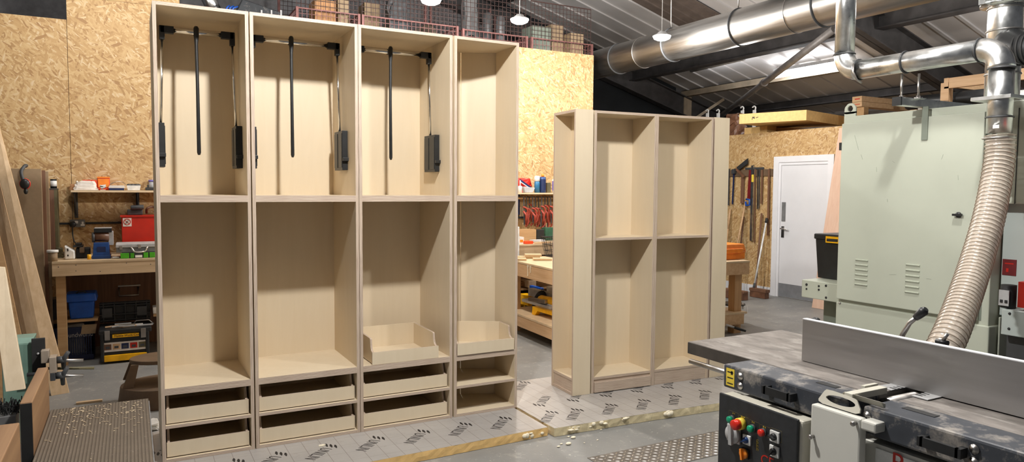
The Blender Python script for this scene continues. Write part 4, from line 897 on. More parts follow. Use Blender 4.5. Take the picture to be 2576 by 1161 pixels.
x0, x1, z0, z1 = RY(370, 452, 396, 466, 3.62); t = thing('jar', 'small clear jar with pale blue lid at right end of shelf', 'jar', (x1, 3.64, ztop)); b = MB('light_grey'); b.cyl((x0+.05, 3.65, ztop+.002), (x0+.05, 3.65, z1-.018), .035); b.build('jar_body', t); b = MB('blue_can'); b.cyl((x0+.05, 3.65, z1-.018), (x0+.05, 3.65, z1), .038, 'lilac'); b.build('lid', t)
# wall socket and cable
t = thing('wall_socket', 'grey metal double socket with black plug on the OSB wall', 'socket', (AY(195, 561, YB).x, YB, AY(195, 571, YB).z))
x0, x1, z0, z1 = RY(176, 552, 214, 571, YB-.03); b = MB('light_grey', 'mid_grey'); b.box(x0, x1, YB-.036, YB-.002, z0, z1, 'mid_grey'); b.build('socket_box', t, bevel=.004)
x0, x1, z0, z1 = RY(204, 558, 212, 567, YB-.037); b = MB('white_plastic'); b.box(x0-.004, x1+.004, YB-.039, YB-.036, z0-.002, z0+.014); b.box((x0+x1)/2-.008, (x0+x1)/2+.008, YB-.039, YB-.036, z0+.014, z1+.004); b.box(x0-.05, x0-.024, YB-.039, YB-.036, z1-.012, z1+.012); b.build('outlet', t)
p = AY(183, 564, YB-.06); b = MB('black_plastic'); b.lathe([(.026, 0), (.028, .02), (.02, .035), (0, .035)], (p.x, YB-.036, p.z), None, 16, (0, -1, 0)); b.build('plug', t)
q = AY(190, 610, YB-.1); b = MB('rubber'); b.tube(spline([V((p.x, YB-.06, p.z-.02)), V((p.x-.004, YB-.06, p.z-.09)), V((p.x+.01, YB-.09, p.z-.16)), V((q.x, YB-.12, q.z)), V((q.x+.03, YB-.2, ZW+.03))], 8), .005); b.build('cord', t)
b = MB('rubber'); a, c = AY(147, 562, YB-.01), AY(306, 561, YB-.01); b.beam((a.x, YB-.0015-.0095, a.z), (AY(175, 562, YB-.01).x, YB-.011, a.z), .018, .018); b.beam((AY(215.5, 562, YB-.01).x, YB-.011, a.z), (c.x, YB-.011, a.z), .018, .018); item('wall_cable', 'black cable run level along the OSB wall each side of the socket', 'cable', b, 0)
# on the bench
def bx(x0, y0, x1, y1, Y, d, m, b=None, zb=None):
    X0, X1, Z0, Z1 = RY(x0, y0, x1, y1, Y); b = b or MB(m); b.box(X0, X1, Y, Y+d, Z0 if zb is None else zb, Z1, m); return b
t = thing('bench_grinder', 'blue bench belt grinder with grey drum standing on the workbench', 'grinder', (AY(255, 650, 3.1).x, 3.15, ZW))
X0, X1, Z0, Z1 = RY(232, 610, 277, 652, 3.02); b = MB('blue_paint'); b.pbox([(X0, 3.02, ZW+.001), (X1, 3.02, ZW+.001), (X1, 3.2, ZW+.001), (X0, 3.2, ZW+.001), (X0+.01, 3.05, Z1), (X1-.008, 3.05, Z1), (X1-.008, 3.18, Z1), (X0+.01, 3.18, Z1)]); b.box(X0-.004, X1+.004, 3.012, 3.208, ZW+.001, ZW+.03, 'blue_paint'); g = b.build('motor_base', t, bevel=.004)
b = bx(244, 620, 266, 640, 3.032, .004, 'navy_plastic'); b.build('rating_plate', g)
X0, X1, Z0, Z1 = RY(238, 584, 274, 607, 3.06); zc2 = (Z0+Z1)/2; b = MB('hose_band'); b.cyl((X0, 3.10, zc2), (X1, 3.10, zc2), (Z1-Z0)/2, 'brown_wrap', 24); b.cyl((X0-.022, 3.10, zc2-.004), (X0, 3.10, zc2-.004), (Z1-Z0)/2+.004, 'dark_grey'); b.build('drum', t)
X0, X1, Z0, Z1 = RY(236, 573, 281, 584, 3.06); b = MB('black_plastic'); b.box(X0, X1, 3.06, 3.2, Z0, Z1-.004); b.box(X0+.004, X1, 3.07, 3.2, Z1-.004, Z1, 'light_grey'); b.build('platen', t)
X0, X1, Z0, Z1 = RY(273, 582, 285, 610, 3.08); b = MB('light_grey'); b.box(X0, X1, 3.08, 3.2, Z0-.02, Z1); b.build('side_guard', t)
t = thing('metal_cabinet', 'bright red metal box with a no striking sign on the workbench', 'box', (AY(350, 600, 3.45).x, 3.5, ZW)); X0, X1, Z0, Z1 = RY(306, 544, 412, 608, 3.42)
b = MB('red_paint'); b.box(X0, X1, 3.42, 3.66, ZW+.001, Z1); b.build('box_body', t, bevel=.004); b = MB('red_paint'); b.box(X0-.01, X1, 3.41, 3.662, Z1-.002, Z1+.012); b.build('lid', t)
x0, x1, z0, z1 = RY(309, 548, 331, 569, 3.418); b = MB('paper'); b.box(x0, x1, 3.4165, 3.4185, z0, z1); cx, cz, r = (x0+x1)/2, (z0+z1)/2+.004, (x1-x0)*.38
b.tube([(cx+r*math.cos(2*PI*k/24), 3.4162, cz+r*math.sin(2*PI*k/24)) for k in range(24)], .0035, 'red_paint', 6, closed=True); b.beam((cx-r*.7, 3.4155, cz+r*.7), (cx+r*.7, 3.4155, cz-r*.7), .003, .005, 'red_paint', up=(0, 1, 0)); b.beam((cx-r*.5, 3.4158, cz-r*.6), (cx+r*.4, 3.4158, cz+r*.5), .003, .010, 'ink', up=(0, 1, 0)); b.build('warning_sign', t)
X0, X1, Z0, Z1 = RY(320, 518, 386, 543, 3.5); zt2 = RY(306, 544, 412, 608, 3.42)[3]+.013
b = MB('dark_grey'); b.box(X0, X0+.13, 3.47, 3.6, zt2, zt2+.05); b.cyl((X0+.03, 3.46, zt2+.07), (X0+.14, 3.46, zt2+.075), .022); item('angle_grinder', 'dark power tool lying at left on top of the red box', 'power tool', b, .006)
b = MB('brown_wrap'); b.tube(spline([V((X0+.165, 3.54, zt2+.016)), V((X0+.17, 3.5, zt2+.06)), V((X0+.22, 3.52, zt2+.075)), V((X0+.27, 3.5, zt2+.04)), V((X0+.30, 3.5, zt2+.012))], 6), .012); item('hose_coil', 'curl of brown hose on top of the red box', 'hose', b, 0)
b = MB('light_grey'); b.cyl((X1+.08, 3.5, zt2+.001), (X1+.08, 3.5, zt2+.065), .018); item('steel_cup', 'small shiny cylinder at right on top of the red box', 'cylinder', b, 0)
t = thing('metal_toolbox', 'grey hammered metal toolbox on top of the green case', 'toolbox', (AY(330, 640, 3.0).x, 3.1, ZW+.06)); X0, X1, Z0, Z1 = RY(292, 612, 404, 639, 2.99); zg2 = RY(303, 634, 404, 651, 2.99)[3]+.002
b = MB('light_grey', 'mid_grey'); b.box(X0, X1, 2.99, 3.24, zg2, Z1-.035, 'mid_grey'); b.build('box_body', t, bevel=.003); b = MB('light_grey'); b.box(X0-.003, X1, 2.985, 3.245, Z1-.035, Z1); b.build('lid', t, bevel=.006)
x0, x1, z0, z1 = RY(328, 622, 374, 632, 2.96); b = MB('chrome'); b.tube(spline([V((x0, 2.99, z1)), V((x0+.012, 2.965, z1-.004)), V((x0+.035, 2.955, z0)), V((x1-.035, 2.955, z0)), V((x1-.012, 2.965, z1-.002)), V((x1, 2.99, z1+.004))], 6), .007); b.build('handle', t)
for x, y in ((304, 623), (351, 619)): p = AY(x, y, 2.985); b = MB('bare_steel'); b.box(p.x-.012, p.x+.012, 2.978, 2.99, p.z-.018, p.z+.018); b.build('latch', t, bevel=.002)
t = thing('bit_case', 'slim green plastic case under the grey metal toolbox', 'case', (AY(345, 650, 2.97).x, 3.1, ZW)); X0, X1, Z0, Z1 = RY(303, 635, 404, 651, 2.96)
b = MB('dark_grey'); b.box(X0+.01, X1, 2.97, 3.2, ZW+.001, zg2-.001); b.build('case_body', t)
for a, c in ((303, 325), (328, 338), (361, 373), (376, 390)): x0, x1, z0, z1 = RY(a, 637, c, 650, 2.955); b = MB('green_case'); b.box(x0, x1, 2.955, 2.97, ZW+.002, zg2-.003); b.build('green_latch', t, bevel=.003)
x0, x1, z0, z1 = RY(340, 641, 358, 647, 2.952); b = MB('white_plastic'); b.box(x0, x1, 2.95, 2.969, z0, z1); b.build('label_sticker', t)
X0, X1, Z0, Z1 = RY(162, 617, 188, 648, 3.05); t = thing('plastic_jug', 'cut down translucent white plastic jug on the workbench', 'jug', ((X0+X1)/2, 3.1, ZW)); b = MB('white_plastic'); b.pbox([(X0, 3.05, ZW+.001), (X1, 3.05, ZW+.001), (X1, 3.17, ZW+.001), (X0, 3.17, ZW+.001), (X0, 3.05, Z1), (X1-.002, 3.05, Z1-.05), (X1-.002, 3.17, Z1-.05), (X0, 3.17, Z1)]); b.build('jug_body', t, bevel=.01); b = MB('ink'); b.box(X0+.02, X0+.03, 3.0485, 3.05, Z1-.05, Z1-.025); b.box(X0+.02, X0+.03, 3.0485, 3.05, ZW+.03, ZW+.045); b.build('printed_marks', t)
X0, X1, Z0, Z1 = RY(183, 611, 226, 648, 3.12); t = thing('palm_sander', 'black power sander lying on bench beside the blue grinder', 'power tool', ((X0+X1)/2, 3.2, ZW)); b = MB('rubber'); b.box(X0+.02, X1, 3.14, 3.3, ZW+.001, ZW+.09); b.build('tool_body', t, bevel=.01); b = MB('black_plastic'); b.box(X0, X1-.05, 3.12, 3.26, ZW+.10, Z1-.02); b.box(X0+.02, X1-.06, 3.13, 3.24, Z1-.02, Z1); b.box(X0+.05, X0+.09, 3.11, 3.2, ZW+.05, ZW+.10, 'tan_plastic'); b.build('grip', t, bevel=.01)
for k, (x, y) in enumerate(((150, 628), (156, 640), (147, 643))): p = AY(x, y, 3.3); b = crumple(p.x-.032, p.x+.032, 3.24+.085*k, 3.31+.085*k, ZW+.001, p.z+.02, 'olive' if k != 1 else 'tan_plastic', .01, k+9); item('rag', ('olive rag slumped against the wall behind the jug', 'tan rag in the middle of the bench heap', 'olive rag nearest the white pot')[k], 'rag', b, 0)
X0, X1, Z0, Z1 = RY(127, 628, 145, 652, 2.96); t = thing('paint_pot', 'small white lidded pot at left end of workbench', 'pot', (X1-.03, 3.05, ZW)); b = MB('mdf'); b.cyl((X1-.035, 2.955, ZW+.001), (X1-.035, 2.955, Z1-.02), .035); b.build('pot_body', t); b = MB('white_plastic'); b.cyl((X1-.035, 2.955, Z1-.02), (X1-.035, 2.955, Z1), .043); b.build('lid', t)
p = AY(242, 646, 3.0); b = MB('yellow_plastic'); X0 = AY(224, 640, 3.0).x; b.cyl((X0, 3.0, ZW+.001), (X0, 3.0, ZW+.045), .014); item('yellow_bottle', 'tiny yellow bottle tucked against the blue grinder', 'bottle', b, 0)
X0, X1, Z0, Z1 = RY(275, 640, 300, 646, 3.0); b = MB('white_plastic'); b.beam((X0+.02, 2.99, ZW+.012), (X1, 3.0, ZW+.010), .03, .012, 'light_grey'); item('scraper', 'small pale scraper on bench between grinder and green case', 'scraper', b)
# tall narrow maroon box and bottle by the panels
X0, X1, Z0, Z1 = RY(128, 476, 146, 640, 3.5); t = thing('tall_box', 'tall narrow dark maroon box standing on the bench against wall', 'box', ((X0+X1)/2, 3.55, ZW)); b = MB('maroon', 'dark_wood'); b.box(X0-.03, X0+(X1-X0)*.55, 3.5, 3.64, ZW+.001, Z1, 'dark_wood'); b.build('box_body', t); b = MB('olive'); b.box(X0+(X1-X0)*.56, X1, 3.5, 3.64, ZW+.001, Z1); b.build('side_strip', t); b = MB('dark_grey'); b.box(X0-.034, X1+.002, 3.496, 3.645, Z1, Z1+.008); b.build('top_cap', t)
ZM = Z1+.008; X0, X1, Z0, Z1 = RY(129, 450, 140, 475, 3.55); t = thing('spray_bottle', 'black bottle with white label on top of the tall maroon box', 'bottle', ((X0+X1)/2, 3.56, ZM)); b = MB('black_plastic'); b.cyl(((X0+X1)/2, 3.56, ZM+.001), ((X0+X1)/2, 3.56, Z1), .026); b.build('bottle_body', t); b = MB('white_plastic'); b.cyl(((X0+X1)/2, 3.56, ZM+.02), ((X0+X1)/2, 3.56, ZM+.07), .0267); b.build('label_band', t)
# under the bench
t = thing('cool_box', 'bright blue lidded cool box on the shelf under the bench', 'box', (AY(205, 800, 3.0).x, 3.1, zsh)); X0, X1, Z0, Z1 = RY(171, 738, 238, 805, 3.06)
b = MB('blue_plastic'); b.pbox([(X0+.012, 3.07, zsh+.001), (X1-.012, 3.07, zsh+.001), (X1-.012, 3.27, zsh+.001), (X0+.012, 3.27, zsh+.001), (X0, 3.06, Z1-.07), (X1, 3.06, Z1-.07), (X1, 3.28, Z1-.07), (X0, 3.28, Z1-.07)]); b.build('box_body', t, bevel=.01)
b = MB('blue_plastic'); b.pbox([(X0-.028, 3.04, Z1-.07), (X1+.022, 3.04, Z1-.07), (X1+.022, 3.3, Z1-.07), (X0-.028, 3.3, Z1-.07), (X0-.015, 3.06, Z1), (X1+.012, 3.06, Z1), (X1+.012, 3.29, Z1), (X0-.015, 3.29, Z1)]); b.build('lid', t, bevel=.012)
b = MB('rubber'); b.tube([(X0+.06, 3.1, Z1), (X0+.08, 3.1, Z1+.014), (X1-.08, 3.1, Z1+.014), (X1-.06, 3.1, Z1)], .006); b.build('handle', t)
YF = 3.10
t = thing('shopping_basket', 'navy blue shopping basket with pale lettering on floor under bench', 'basket', (AY(190, 880, YF).x, 2.95, 0)); X0, X1, Z0, Z1 = RY(134, 822, 247, 878, YF); X0 -= .02; X1 -= .04
b = MB('navy_plastic')
def bwall(p, q, z0, z1, th=.012):
    b.beam((p[0], p[1], (z0+z1)/2), (q[0], q[1], (z0+z1)/2), th, z1-z0)
zbot = .012
for p, q in (((X0, YF), (X1, YF)), ((X0, YF+.25), (X1, YF+.25)), ((X0, YF), (X0, YF+.25)), ((X1, YF), (X1, YF+.25))):
    bwall(p, q, zbot, zbot+.04); bwall(p, q, Z1-.09, Z1-.012); bwall(p, q, Z1-.012, Z1, .02); bwall(p, q, zbot+.05, zbot+.055)
    L = (V((*q, 0))-V((*p, 0))); n = max(6, int(L.length/.016))
    for k in range(n+1): c = V((*p, 0))+L*(k/n); b.box(c.x-.004, c.x+.004, c.y-.004, c.y+.004, zbot+.03, Z1-.08)
b.box(X0, X1, YF, YF+.25, zbot-.01, zbot); b.build('basket_body', t)
p = AY(165, 849, YF-.008); b = MB('light_grey'); b.mesh(text_mesh('poundworld', 1.0), frame((p.x-.03, YF-.0075, p.z), (1, 0, 0), (0, 0, 1), .048, .058)); b.build('printed_lettering', t)
b = crumple(X0+.05, X1-.05, YF+.03, YF+.23, zbot+.02, Z1+.012, 'light_grey', .02, 21); item('basket_rags', 'pale rags heaped inside the navy basket', 'rags', b, 0)
x0, x1, z0, z1 = RY(205, 819, 244, 838, YF-.02); b = MB('mdf'); b.pbox([(x0-.006, YF-.03, z0), (x1-.012, YF-.03, z0), (x1-.012, YF-.026, z0), (x0-.006, YF-.026, z0), (x0+.006, YF-.022, z1+.014), (x1, YF-.022, z1+.014), (x1, YF-.018, z1+.014), (x0+.006, YF-.018, z1+.014)]); item('card_offcut', 'small brown square of card propped on the navy basket', 'offcut', b, 0)
# open black tool chest
YT = 2.84; t = thing('tool_chest', 'open black rolling tool chest with yellow base drawer on floor under bench', 'toolbox', (AY(318, 915, YT).x, 2.95, 0))
X0, X1, Z0, Z1 = RY(252, 826, 376, 912, YT)
b = MB('black_plastic'); b.box(X0+.01, X1-.01, YT+.01, YT+.32, .02, Z1-.035); b.box(X0-.01, X1+.02, YT-.005, YT+.34, Z1-.04, Z1); b.box(X0, X0+.03, YT-.006, YT+.02, .02, Z1-.03); b.box(X1-.03, X1, YT-.006, YT+.02, .02, Z1-.03); b.build('chest_body', t, bevel=.008)
x0, x1, z0, z1 = RY(262, 890, 370, 914, YT); b = MB('yellow_plastic'); b.box(x0, x1, YT-.008, YT+.012, .02, .075); b.build('base_drawer', t, bevel=.004)
x0, x1, z0, z1 = RY(260, 866, 369, 896, YT); zA, zB_ = .105, .185; b = MB('paper'); b.box(x0, x1, YT+.003, YT+.011, zA, zB_)
for k, m in enumerate(('brown_wrap', 'orange_timber', 'navy_plastic', 'red_paint', 'olive')):
    c = x0+(x1-x0)*(k+.5)/5; b.box(c-.028, c+.028, YT+.001, YT+.003, zA+.018, zB_-.014, m); b.box(c-.016, c+.016, YT-.0005, YT+.001, zA+.028, zA+.048, 'dark_grey')
b.build('picture_label', t)
x0, x1, z0, z1 = RY(283, 848, 350, 862, YT-.008); zc3 = Z1-.058; b = MB('yellow_plastic'); b.box(x0, x1, YT-.012, YT-.004, zc3-.014, zc3+.014); b.mesh(text_mesh('Fat Mobile Work Center'.replace('Fat ', ''), 1.0), frame((x0+.012, YT-.0125, zc3-.007), (1, 0, 0), (0, 0, 1), .026, .026), 'ink'); b.build('name_label', t)
for x in (270, 361): p = AY(x, 858, YT); b = MB('bare_steel'); b.box(p.x-.02, p.x+.02, YT-.018, YT-.004, zc3-.03, Z1-.005); b.build('clasp', t, bevel=.003)
zl0, zl1 = Z1+.01, AY(315, 757, YT+.34).z; b = MB('black_plastic'); b.box(X0-.01, X1+.02, YT+.34, YT+.355, zl0, zl1)
for k in range(5): xx = X0+.02+(X1-X0-.03)*k/4; b.box(xx-.006, xx+.006, YT+.31, YT+.34, zl0, zl1)
for z in (zl0+.02, (zl0+zl1)/2-.02, (zl0+zl1)/2+.06, zl1-.01): b.box(X0-.01, X1+.02, YT+.305, YT+.34, z-.006, z+.006)
b.build('lid', t, bevel=.003)
for xa in (X0+.01, X1-.09): b = MB('dark_grey'); b.box(xa, xa+.08, YT+.30, YT+.325, zl0+.05, zl1-.05); b.build('lid_tray', t)
b = MB('bare_steel'); b.tube([(X0+.25, YT+.2, Z1-.01), (X0+.28, YT+.2, Z1+.03), (X0+.38, YT+.2, Z1+.03), (X0+.42, YT+.2, Z1-.01)], .006); b.build('inner_handle', t)
b = MB('orange_timber'); random.seed(5)
for k in range(9): c = V((X0+.03+(X1-X0-.1)*random.random(), YT+.03+.13*random.random(), Z1+.006+.004*k % .02)); d = V((1, random.uniform(-.3, .3), 0)).normalized(); b.beam(c, c+d*.13, .014, .010, random.choice(('orange_timber', 'light_grey', 'red_paint', 'bare_steel', 'paper')))
one(b, 'hand_tools', 'jumble of small hand tools lying across the top of open tool chest', 'tools', kind='stuff')
for x0, y0, x1, y1, lab in ((385, 775, 400, 800, 'white box edge on the bench shelf just left of the wardrobe'),):
    X0, X1, Z0, Z1 = RY(x0, y0, x1, y1, 3.06); b = MB('white_plastic'); b.box(X0, X1+.1, 3.06, 3.2, zsh+.001, zsh+.06); item('white_box', lab, 'box', b)
X0, X1, Z0, Z1 = RY(132, 757, 158, 800, 3.1); b = MB('black_plastic'); b.box(X0, X1, 3.1, 3.25, zsh+.001, Z1); b.box(X0-.004, X1+.006, 3.09, 3.26, Z1, Z1+.02); item('black_crate', 'black crate on the shelf under bench left of the cool box', 'crate', b)
# step stool
CXs, CYs = .07, 1.52
t = thing('step_stool', 'dull brown two tier plastic step stool partly behind the wardrobe', 'stool', (CXs, CYs, 0))
def ell(cx, cy, rx, ry, z0, z1, m, b, flare=0):
    n = 30; A = [b.bm.verts.new((cx+(rx+flare)*math.cos(2*PI*k/n), cy+(ry+flare)*math.sin(2*PI*k/n), z0)) for k in range(n)]; B = [b.bm.verts.new((cx+rx*math.cos(2*PI*k/n), cy+ry*math.sin(2*PI*k/n), z1)) for k in range(n)]
    for k in range(n): b.face([A[k], A[(k+1) % n], B[(k+1) % n], B[k]], m, True)
    b.face(A[::-1], m); b.face(B, m)
b = MB('tan_plastic'); ell(CXs, CYs-.05, .285, .24, 0, .135, None, b, .02); b.build('lower_step', t, bevel=.004)
b = MB('tan_plastic'); ell(CXs, CYs, .225, .165, .285, .312, None, b); b.build('upper_step', t, bevel=.004)
for sx in (-1, 1):
    for sy in (-1, 1):
        b = MB('tan_plastic'); a = V((CXs+sx*.19, CYs+sy*.10, .29)); c = V((CXs+sx*.235, CYs+sy*.13, .135)); b.pbox([(c.x-.035, c.y-.012, c.z), (c.x+.035, c.y-.012, c.z), (c.x+.035, c.y+.012, c.z), (c.x-.035, c.y+.012, c.z), (a.x-.025, a.y-.012, a.z), (a.x+.025, a.y-.012, a.z), (a.x+.025, a.y+.012, a.z), (a.x-.025, a.y+.012, a.z)]); b.build('leg', t, bevel=.003)
p = AZ(225, 1012, 0); b = MB('pine_x'); b.box(p.x-.08, p.x+.08, p.y-.02, p.y+.015, .0005, .014); item('wood_offcut', 'thin pale wood strip lying on floor beyond the ribbed table', 'offcut', b, 0)
p = AZ(388, 1072, .056); b = crumple(p.x-.06, p.x+.03, p.y-.09, p.y+.09, .062, .085, 'white_plastic', .012, 31); item('plastic_wrap', 'scrunched clear plastic wrap on foil board beside the wardrobe base', 'wrapping', b, 0)
# ================================================================ LEFT EDGE: LEANING BOARDS, MORTISER, RIBBED TABLE
X0, X1, Z0, Z1 = RY(26, 424, 106, 600, 3.0)
for k, (dx, lab) in enumerate(((0, 'front grey brown sheet of the stack leaning at left wall end, ear defenders on it'), (.0, 'thin dark sheet sandwiched second in the grey brown stack'), (.0, 'pale back sheet of the grey brown stack, nearest to bench'))):
    y0 = 3.0+k*.03+(k > 0)*.012; m = ('mdf', 'dark_wood', 'mdf')[k]; th = (.04, .016, .03)[k]; xe = (X1, X1+.025, X1+.045)[k]
    b = MB(m); b.box(X0-.5, xe, y0 if k != 2 else 3.062, (y0 if k != 2 else 3.062)+th, .001, Z1-(.0, .01, .02)[k]); item('sheet_panel', lab, 'panel', b, .001, 'sheet panels at the left')
t = thing('ear_defenders', 'black ear defenders with red rimmed cup hung over the panel corner', 'ear defenders', AY(60, 440, 2.94))
p = AY(62, 462, 2.93); b = MB('black_plastic'); b.ball((p.x, 2.935, p.z), (.036, .026, .042)); b.build('ear_cup', t); b = MB('red_plastic'); b.tube([(p.x+.034*math.cos(2*PI*k/24), 2.95, p.z+.04*math.sin(2*PI*k/24)) for k in range(24)], .006, None, 8, closed=True); b.build('cup_rim', t)
q = AY(54, 432, 2.97); b = MB('dark_grey'); b.tube(spline([V((p.x-.012, 2.95, p.z+.03)), V((q.x+.0, 2.955, q.z)), V((q.x+.02, 2.985, Z1+.02)), V((q.x+.03, 3.03, Z1+.028)), V((q.x+.02, 3.055, Z1+.02))], 6), .013); b.build('headband', t)
p = AY(60, 482, 2.93); b = MB('black_plastic'); b.ball((p.x+.012, 2.945, p.z+.005), (.016, .02, .026)); b.build('ear_cushion', t)
def plank(name, lab, b0, b1, t0, t1, Yb, Yt, th, m, grp=None, zb=0):
    a, c = AZ(*b0, zb), AZ(*b1, zb); d, e = AY(*t0, Yt), AY(*t1, Yt); n = V((0, th, 0))
    b = MB(m); b.pbox([a, c, c+n, a+n, d, e, e+n, d+n]); return item(name, lab, 'plank', b, .001, grp)
plank('pine_plank', 'right pine plank of the pair leaning at far left, small knots', (129, 995), (174, 987), (-48, 250), (-20, 250), 2, 2.75, .03, 'pine', 'leaning pine planks')
plank('pine_plank', 'left pine plank of the leaning pair, shadow line along its right edge', (96, 985), (127, 980), (-100, 250), (-52, 250), 2, 2.75, .03, 'pine', 'leaning pine planks')
plank('pale_batten', 'thin pale batten edge leaning just left of the pine planks', (104, 965), (110, 964), (-62, 330), (-57, 330), 2.08, 2.86, .03, 'pale_board')
plank('brown_sheet', 'dull brown sheet leaning behind the pale board at far left', (-40, 1020), (88, 1000), (-60, 560), (-8, 560), 1.6, 2.3, .02, 'bench_timber')
a, c = AY(14, 985, -.42), AY(64, 978, -.42); d, e = AY(-30, 668, -.18), AY(12, 672, -.18); n = V((0, .022, 0))
b = MB('pale_board'); b.pbox([(a.x, a.y, a.z), (c.x, c.y, c.z), c+n, a+n, d, e, e+n, d+n]); PBz = a.z; item('pale_board', 'broad pale timber board leaning behind brown planks at bottom left', 'board', b, .002)
# low table with ribbed rubber top
ZR = .55; RT = thing('ribbed_table', 'low machine table with ribbed rubber top dusted with shavings, bottom left', 'table', (-.26, -1.3, 0))
xr0, xr1 = -.452, -.068; yr1 = AZ(130, 1030, ZR).y
b = MB('ribbed_rubber'); b.box(xr0, xr1, -2.6, yr1, ZR-.012, ZR); b.build('rubber_top', RT)
b = MB('mid_grey'); b.box(xr0-.002, xr1+.004, -2.6, yr1+.004, ZR-.05, ZR-.0125); b.build('table_frame', RT)
for x, y in ((xr0+.02, yr1-.06), (xr1-.06, yr1-.06), (xr0+.02, -2.5), (xr1-.06, -2.5)): b = MB('dark_grey'); b.box(x, x+.04, y, y+.04, 0, ZR-.05); b.build('leg', RT)
random.seed(3); b = MB('pale_board')
for k in range(150):
    x = random.uniform(xr0+.02, xr1-.02); y = yr1-.02-abs(random.gauss(0, .22)); a = random.uniform(0, PI); l = random.uniform(.003, .009); M = Matrix.Translation((x, y, ZR+.0015)) @ Matrix.Rotation(a, 4, 'Z')
    b.box(-l, l, -.0012, .0012, -.0006, .0012, None, False, M)
o = b.build('wood_shavings'); tag(o, 'pale wood shavings scattered over the ribbed table top', 'shavings', None, 'stuff')
# brown boards on edge beside the table
zt3 = AY(128, 922, yr1-.005).z
def edgeboard(lab, x0, x1, y0, y1, z1, dark):
    t = thing('edge_board', lab, 'board', ((x0+x1)/2, (y0+y1)/2, 0), 0, 'brown boards on edge')
    b = MB('brown_board'); b.box(x0, x1, y0, y1, .3, z1); b.build('board_body', t, bevel=.004)
    b = MB('rubber'); b.box(x0+.002, x1-.002, y0-.004, y0, .3, z1-.004); b.build('dark_end', t)
    b = MB('dark_grey'); b.box(x0+.004, x1-.004, y0+.02, y1-.02, 0, .3); b.build('stand', t)
a = AY(64, 1038, -1.05)
edgeboard('long brown board standing on edge along the left of the ribbed table', xr0-.044, xr0-.004, -1.06, yr1+.0, zt3, True)
zb3 = AY(45, 1072, -1.3).z; xb3 = AY(47, 1080, -1.28).x
edgeboard('shorter brown board on edge in the bottom left corner of the view', xb3-.06, xb3, -1.9, -1.25, zb3, True)
# mortiser with clamp
MO = thing('mortiser', 'teal cast iron mortising machine with steel clamp and T handles', 'machine', (-.62, -.2, 0))
YM = -.1
x0, x1, z0, z1 = RY(42, 838, 82, 950, YM); zq = AY(60, 864, YM).z
b = MB('teal_iron'); b.box(x0-.06, x1, YM, YM+.16, .3, zq); b.pbox([(x0-.06, YM, zq), (x1, YM, zq), (x1, YM+.16, zq), (x0-.06, YM+.16, zq), (x0-.05, YM+.05, zq+.02), (x1+.004, YM+.05, zq+.02), (x1+.004, YM+.16, zq+.02), (x0-.05, YM+.16, zq+.02)]); b.build('column', MO, bevel=.004)
b = MB('mid_grey'); b.box(x0-.08, x1+.02, YM-.02, YM+.2, 0, .3); b.build('pedestal', MO)
x0, x1, z0, z1 = RY(80, 851, 114, 938, YM-.02); b = MB('rubber'); b.box(x0, x1, YM-.02, YM+.0-.001, z0, z1); b.lathe([(.006, 0), (.006, .003), (0, .003)], (AY(96, 889, YM-.02).x, YM-.02, AY(96, 889, YM-.02).z), 'light_grey', 10, (0, -1, 0)); b.build('back_plate', MO)
x0, x1, z0, z1 = RY(103, 880, 124, 912, YM-.06); b = MB('hose_band'); b.box(x0, x1, YM-.07, YM-.022, z0, z1); b.build('clamp_jaw', MO, bevel=.003)
x0, x1, z0, z1 = RY(125, 896, 143, 955, YM-.08); zmid = z0+(z1-z0)*.33; b = MB('hose_band'); b.box(x0, x1, YM-.1, YM-.03, zmid, z1); b.box(x0+.002, x1-.006, YM-.1, YM-.03, z0, zmid, 'dark_grey'); b.build('clamp_block', MO, bevel=.002)
for (hx, hy, ex) in ((152, 904, 210), (150, 943, 210)):
    p = AY(hx, hy, YM-.07); e = AY(ex, hy+1, YM-.07); b = MB('bare_steel'); b.cyl((x0, YM-.07, p.z), (e.x, YM-.07, e.z), .0075); sc_ = b.build('clamp_screw', MO)
    b = MB('dark_grey'); b.cyl((p.x-.014, YM-.07, p.z), (p.x+.016, YM-.07, p.z), .017); q1_, q2_ = AY(hx+20, hy-20, YM-.085), AY(hx+8, hy+24, YM-.06)
    b.tube([(q1_.x, YM-.09, q1_.z), (p.x+.012, YM-.075, p.z), (q2_.x, YM-.05, q2_.z)], [.009, .012, .009], None, 10); b.build('t_handle', sc_)
p, e = AY(118, 926, YM-.03), AY(237, 925, YM-.03); b = MB('olive'); b.cyl(p, e, .0065); b.build('guide_rod', MO)
b = MB('bare_steel'); p = AY(68, 942, YM-.04); b.tube([(p.x+.0, YM-.04, p.z), (p.x+.08, YM-.04, p.z)], .009, 'dark_grey'); b.build('thread_rod', MO)
# black bristle brush
p = AY(22, 1018, -.5); t = thing('bristle_brush', 'black bristled brush poking up at the left edge', 'brush', (p.x, -.5, p.z-.05))
b = MB('mid_grey'); b.box(p.x-.12, p.x+.03, -.56, -.44, 0, p.z-.035); b.build('stand', t)
b = MB('rubber'); random.seed(8)
for k in range(110):
    c = V((p.x-.10+.15*random.random(), -.5+random.uniform(-.05, .05), p.z-.03)); d = V((random.uniform(-.5, .5), random.uniform(-.5, .5), 1)).normalized(); b.tube([c, c+d*random.uniform(.03, .055)], .0022, None, 4)
b.build('bristles', t)['kind'] = 'stuff'
